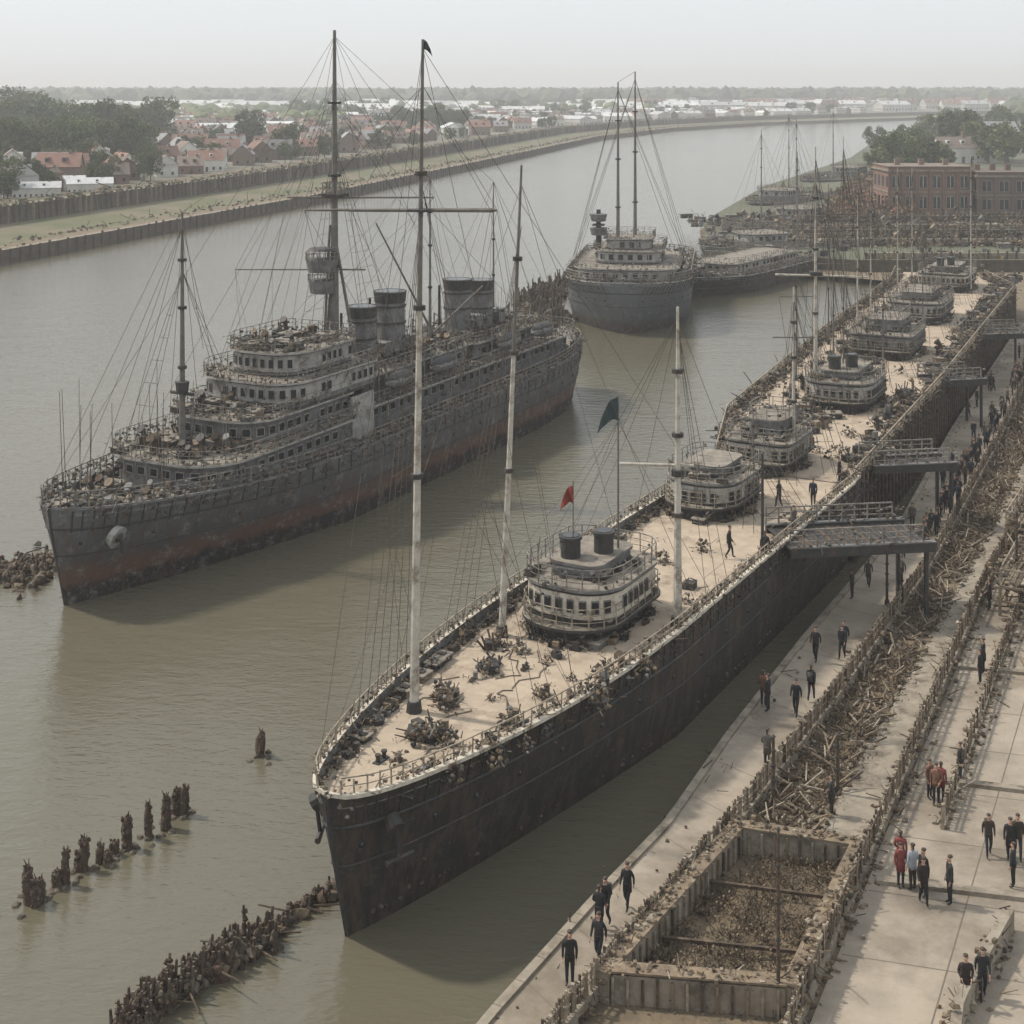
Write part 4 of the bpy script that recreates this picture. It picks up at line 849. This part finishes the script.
scatter('dry_brush',[(74,345),(150,345),(190,440),(110,440)],500,2.4,['dry','leafd','leaf'],.8,43,3.0,12)
m=M()
for i in range(300):
    x=R.uniform(38,150); y=R.uniform(242,315); gear(m,x,y,3,None,R.uniform(1.0,2.0))
m.obj('quay_stores')
# ================================================================== PEOPLE
def person_mesh(name,legs,arms,coat='coat',lean=0,bag=False,long=False):
    V=[];Ed=[];Rd=[]
    def a(p,r,par=None):
        V.append(p); Rd.append(r)
        if par is not None: Ed.append((par,len(V)-1))
        return len(V)-1
    pel=a((0,0,.95),(.155,.115)); sp=a((0,lean*.3,1.13),(.145,.105),pel); ch=a((0,lean*.6,1.33),(.17,.12),sp); nb=a((0,lean*.9,1.46),(.10,.08),ch); nk=a((0,lean,1.54),(.052,.055),nb); h1=a((0,lean+.015,1.62),(.075,.088),nk); h2=a((0,lean+.01,1.71),(.072,.085),h1)
    hands=[]
    for sd,i in((-1,0),(1,1)):
        sh=a((sd*.185,lean*.85,1.42),(.064,.064),ch); el,wr=arms[i]
        e_=a((sd*el[0],el[1],el[2]),(.05,.05),sh); w_=a((sd*wr[0],wr[1],wr[2]),(.036,.036),e_); d=(Vector((sd*wr[0],wr[1],wr[2]))-Vector((sd*el[0],el[1],el[2]))).normalized(); hp=Vector((sd*wr[0],wr[1],wr[2]))+d*.08; a(tuple(hp),(.036,.022),w_); hands.append((hp,d,sd))
        hip=a((sd*.09,0,.88),(.097,.10),pel); kn,an,to=legs[i]
        k_=a((sd*.092,kn[0],kn[1]),(.066,.068),hip); n_=a((sd*.09,an[0],an[1]),(.045,.048),k_); a((sd*.10,to[0],to[1]),(.042,.03),n_)
    me=bpy.data.meshes.new('tmp'); me.from_pydata(V,Ed,[]); o=bpy.data.objects.new('tmp',me); sc.collection.objects.link(o)
    md=o.modifiers.new('s','SKIN'); md.use_smooth_shade=True
    for i,rr in enumerate(Rd): me.skin_vertices[0].data[i].radius=rr
    for i in range(len(V)): me.skin_vertices[0].data[i].use_root=(i==0)
    ss=o.modifiers.new('b','SUBSURF'); ss.levels=1; ss.render_levels=1
    dg=bpy.context.evaluated_depsgraph_get(); em=bpy.data.meshes.new_from_object(o.evaluated_get(dg)); bpy.data.objects.remove(o)
    m=M(); vs=[v.co.copy() for v in em.vertices]; m.v=[tuple(v) for v in vs]
    for p in em.polygons:
        c=p.center; m.f.append(tuple(p.vertices)); arm=abs(c.x)>.2 and c.z>.7
        if c.z>1.50: k='hair' if (c.z>1.70 or c.y<lean-.03) else 'skin'
        elif any((c-hp).length<.085 for hp,_,_ in hands): k='skin'
        elif c.z>.90 or arm or (long and c.z>.72): k=coat
        elif c.z>.10: k='trouser'
        else: k='shoe'
        m.i.append(m.mi(k))
    for hp,d,sd in hands:
        side=Vector((0,1,0)) if abs(d.y)<.8 else Vector((0,0,1)); 
        for j,l in enumerate((.07,.08,.075,.06)):
            b0=hp+d*.03+side*(.026-.017*j); m.tube(b0,b0+d*l*.55,.009,.008,'skin',5); m.tube(b0+d*l*.55,b0+d*l-Vector((sd*.015,0,0)),.008,.006,'skin',5)
        m.tube(hp-d*.02+side*.025,hp+d*.025+side*.055,.011,.008,'skin',5)
    m.tube((0,lean+.085,1.655),(0,lean+.12,1.63),.012,.018,'skin',5)
    for sd in(-1,1): m.blob((sd*.08,lean+.005,1.655),(.015,.025,.032),'skin',.02); m.blob((sd*.03,lean+.092,1.675),(.012,.008,.008),'glass',.02)
    m.box((0,lean+.098,1.60),(.04,.008,.008),'red')
    m.blob((0,lean-.02,1.725),(.09,.10,.06),'hair',.05,True)
    if long: m.prism([(math.cos(q*.5236)*.18,math.sin(q*.5236)*.145) for q in range(12)],.66,1.0,coat)
    else: m.prism([(math.cos(q*.5236)*.17,math.sin(q*.5236)*.13) for q in range(12)],.82,.98,coat)
    if bag: m.box((0,-.20,1.25),(.28,.16,.4),'dgrey',0,.85)
    return m.mesh(name,True)
st=((.0,.50),(-.02,.08),(.13,.04)); fw=((.16,.51),(.20,.10),(.34,.06)); bk=((.02,.50),(-.20,.14),(-.09,.04)); 
ad=((.225,-.02,1.16),(.22,.05,.91)); af=((.215,.08,1.17),(.20,.22,.96)); ab=((.22,-.10,1.17),(.215,-.12,.93)); ap=((.24,-.03,1.17),(.17,.15,1.02))
PM=[person_mesh('p1',(st,st),(ad,ad)),person_mesh('p2',(fw,bk),(ab,af),lean=.03),person_mesh('p3',(bk,fw),(af,ab),lean=.03,bag=True),person_mesh('p4',(st,st),(ap,ap),long=True),person_mesh('p5',(fw,bk),(ab,af),long=True,lean=.02)]
PRd=person_mesh('p_red',(st,st),(ap,ad),'coatred',long=True); PW=person_mesh('p_white',(st,st),(ad,ap),'coatwhite'); PO=person_mesh('p_or',(st,st),(ap,ad),'coator')
def ped(x,y,z=1.03,me=None,rz=None): inst('pedestrian',me or R.choice(PM),(x,y,z),R.uniform(0,6.28) if rz is None else rz,R.uniform(.97,1.07))
wd=-.5
for x,y,i,rz in[(1.99,48.3,0,3.0),(3.07,49.5,1,wd+3.1),(3.45,51.7,2,wd+3.1),(3.2,51.3,3,wd),(4.35,52.8,4,wd+3.14),(11.6,63.6,3,wd),(14,69,1,wd+3.14),(15.1,70.7,2,wd),(12.7,69.5,0,1),(16.4,75.6,1,wd+3.1),(17.9,75.9,2,wd+3.1),(18.2,76.7,1,wd+3.1),(20.6,84.8,0,1),(22.1,86.8,4,wd),(24,86.5,3,2),(24.3,87.3,1,2),(13.6,59.6,3,1),
    (15.6,53.1,4,3.1),(15.75,53.6,0,2),(16.6,53.1,0,1.6),(19.2,56.4,2,3),(19.9,55.9,4,2.7),(20.3,56.2,1,2.9),(15.3,47.2,3,3),(16.0,47.6,2,3),(19.4,54.2,0,1),(24.3,72.7,0,1),(24.9,74,3,1),(28.3,83,3,1),(20,62.5,0,1)]:
    ped(x,y,1.05,PM[i],rz)
for x,y,mm in((15.05,54.2,PRd),(15.3,55.1,PRd),(15.45,54.0,PW),(18.3,60.4,PO),(18.6,60.7,PRd),(18.2,61,PO),(12.6,70.1,PO)): ped(x,y,1.05,mm)
for i in range(100):
    y=R.uniform(92,185); xl=atY(PL,y); xr=atY(FL,y)
    ped(R.uniform(xr-1.6,xr-.5) if R.random()<.75 else R.uniform(xl+.6,xr-.5),y)
for i in range(40): y=R.uniform(100,150); ped(44+(y-112)*.5+R.uniform(-2,3),y,1.05)
for i in range(20): y=R.uniform(78,190); ped(8+.52*(y-70)+R.uniform(-1,3) if y<96 else 19+(y-105)*.46+R.uniform(-1,4),y,5.22 if y<96 else 5.27)
# ================================================================== LIGHT / SKY / CAMERA
sd=Vector((-.85,.30,1.1)).normalized()
el=math.asin(sd.z); az=math.atan2(sd.x,sd.y)
W=bpy.data.worlds.new('World'); sc.world=W; W.use_nodes=True; N=W.node_tree.nodes; L=W.node_tree.links
sky=N.new('ShaderNodeTexSky'); sky.sky_type='NISHITA'; sky.sun_disc=False; sky.sun_elevation=el; sky.sun_rotation=az; sky.air_density=1.0; sky.dust_density=2.0; sky.ozone_density=1.5
hs=N.new('ShaderNodeHueSaturation'); hs.inputs['Saturation'].default_value=.3; L.new(sky.outputs[0],hs.inputs['Color'])
# thin overcast veil over the clear sky
mxs=N.new('ShaderNodeMix'); mxs.data_type='RGBA'; mxs.inputs['Factor'].default_value=.82; mxs.inputs['B'].default_value=(5.95,6.25,6.45,1); L.new(hs.outputs[0],mxs.inputs['A']); L.new(mxs.outputs['Result'],N['Background'].inputs[0]); N['Background'].inputs[1].default_value=.15
ld=bpy.data.lights.new('sun','SUN'); ld.energy=3.8; ld.angle=math.radians(3); ld.color=(1,.91,.79); lo=bpy.data.objects.new('sun',ld); sc.collection.objects.link(lo); lo.rotation_euler=(-sd).to_track_quat('-Z','Y').to_euler()
hm=bpy.data.materials.new('haze'); hm.use_nodes=True; N=hm.node_tree.nodes; N.remove(N['Principled BSDF']); vs_=N.new('ShaderNodeVolumeScatter'); vs_.inputs['Density'].default_value=.00038; vs_.inputs['Anisotropy'].default_value=.1; vs_.inputs['Color'].default_value=(.97,.985,1,1)
hm.node_tree.links.new(vs_.outputs[0],N['Material Output'].inputs['Volume']); K['haze']=hm
m=M(); m.box((0,2400,35),(9000,6400,90),'haze'); m.obj('haze_air')
cd=bpy.data.cameras.new('camera'); cam=bpy.data.objects.new('camera',cd); sc.collection.objects.link(cam); cam.location=(0,0,32); cam.rotation_euler=(math.radians(90),0,0)
cd.sensor_width=36; cd.lens=1400/1024*36; cd.shift_y=-424/1024; cd.clip_end=20000; cd.clip_start=.5; sc.camera=cam
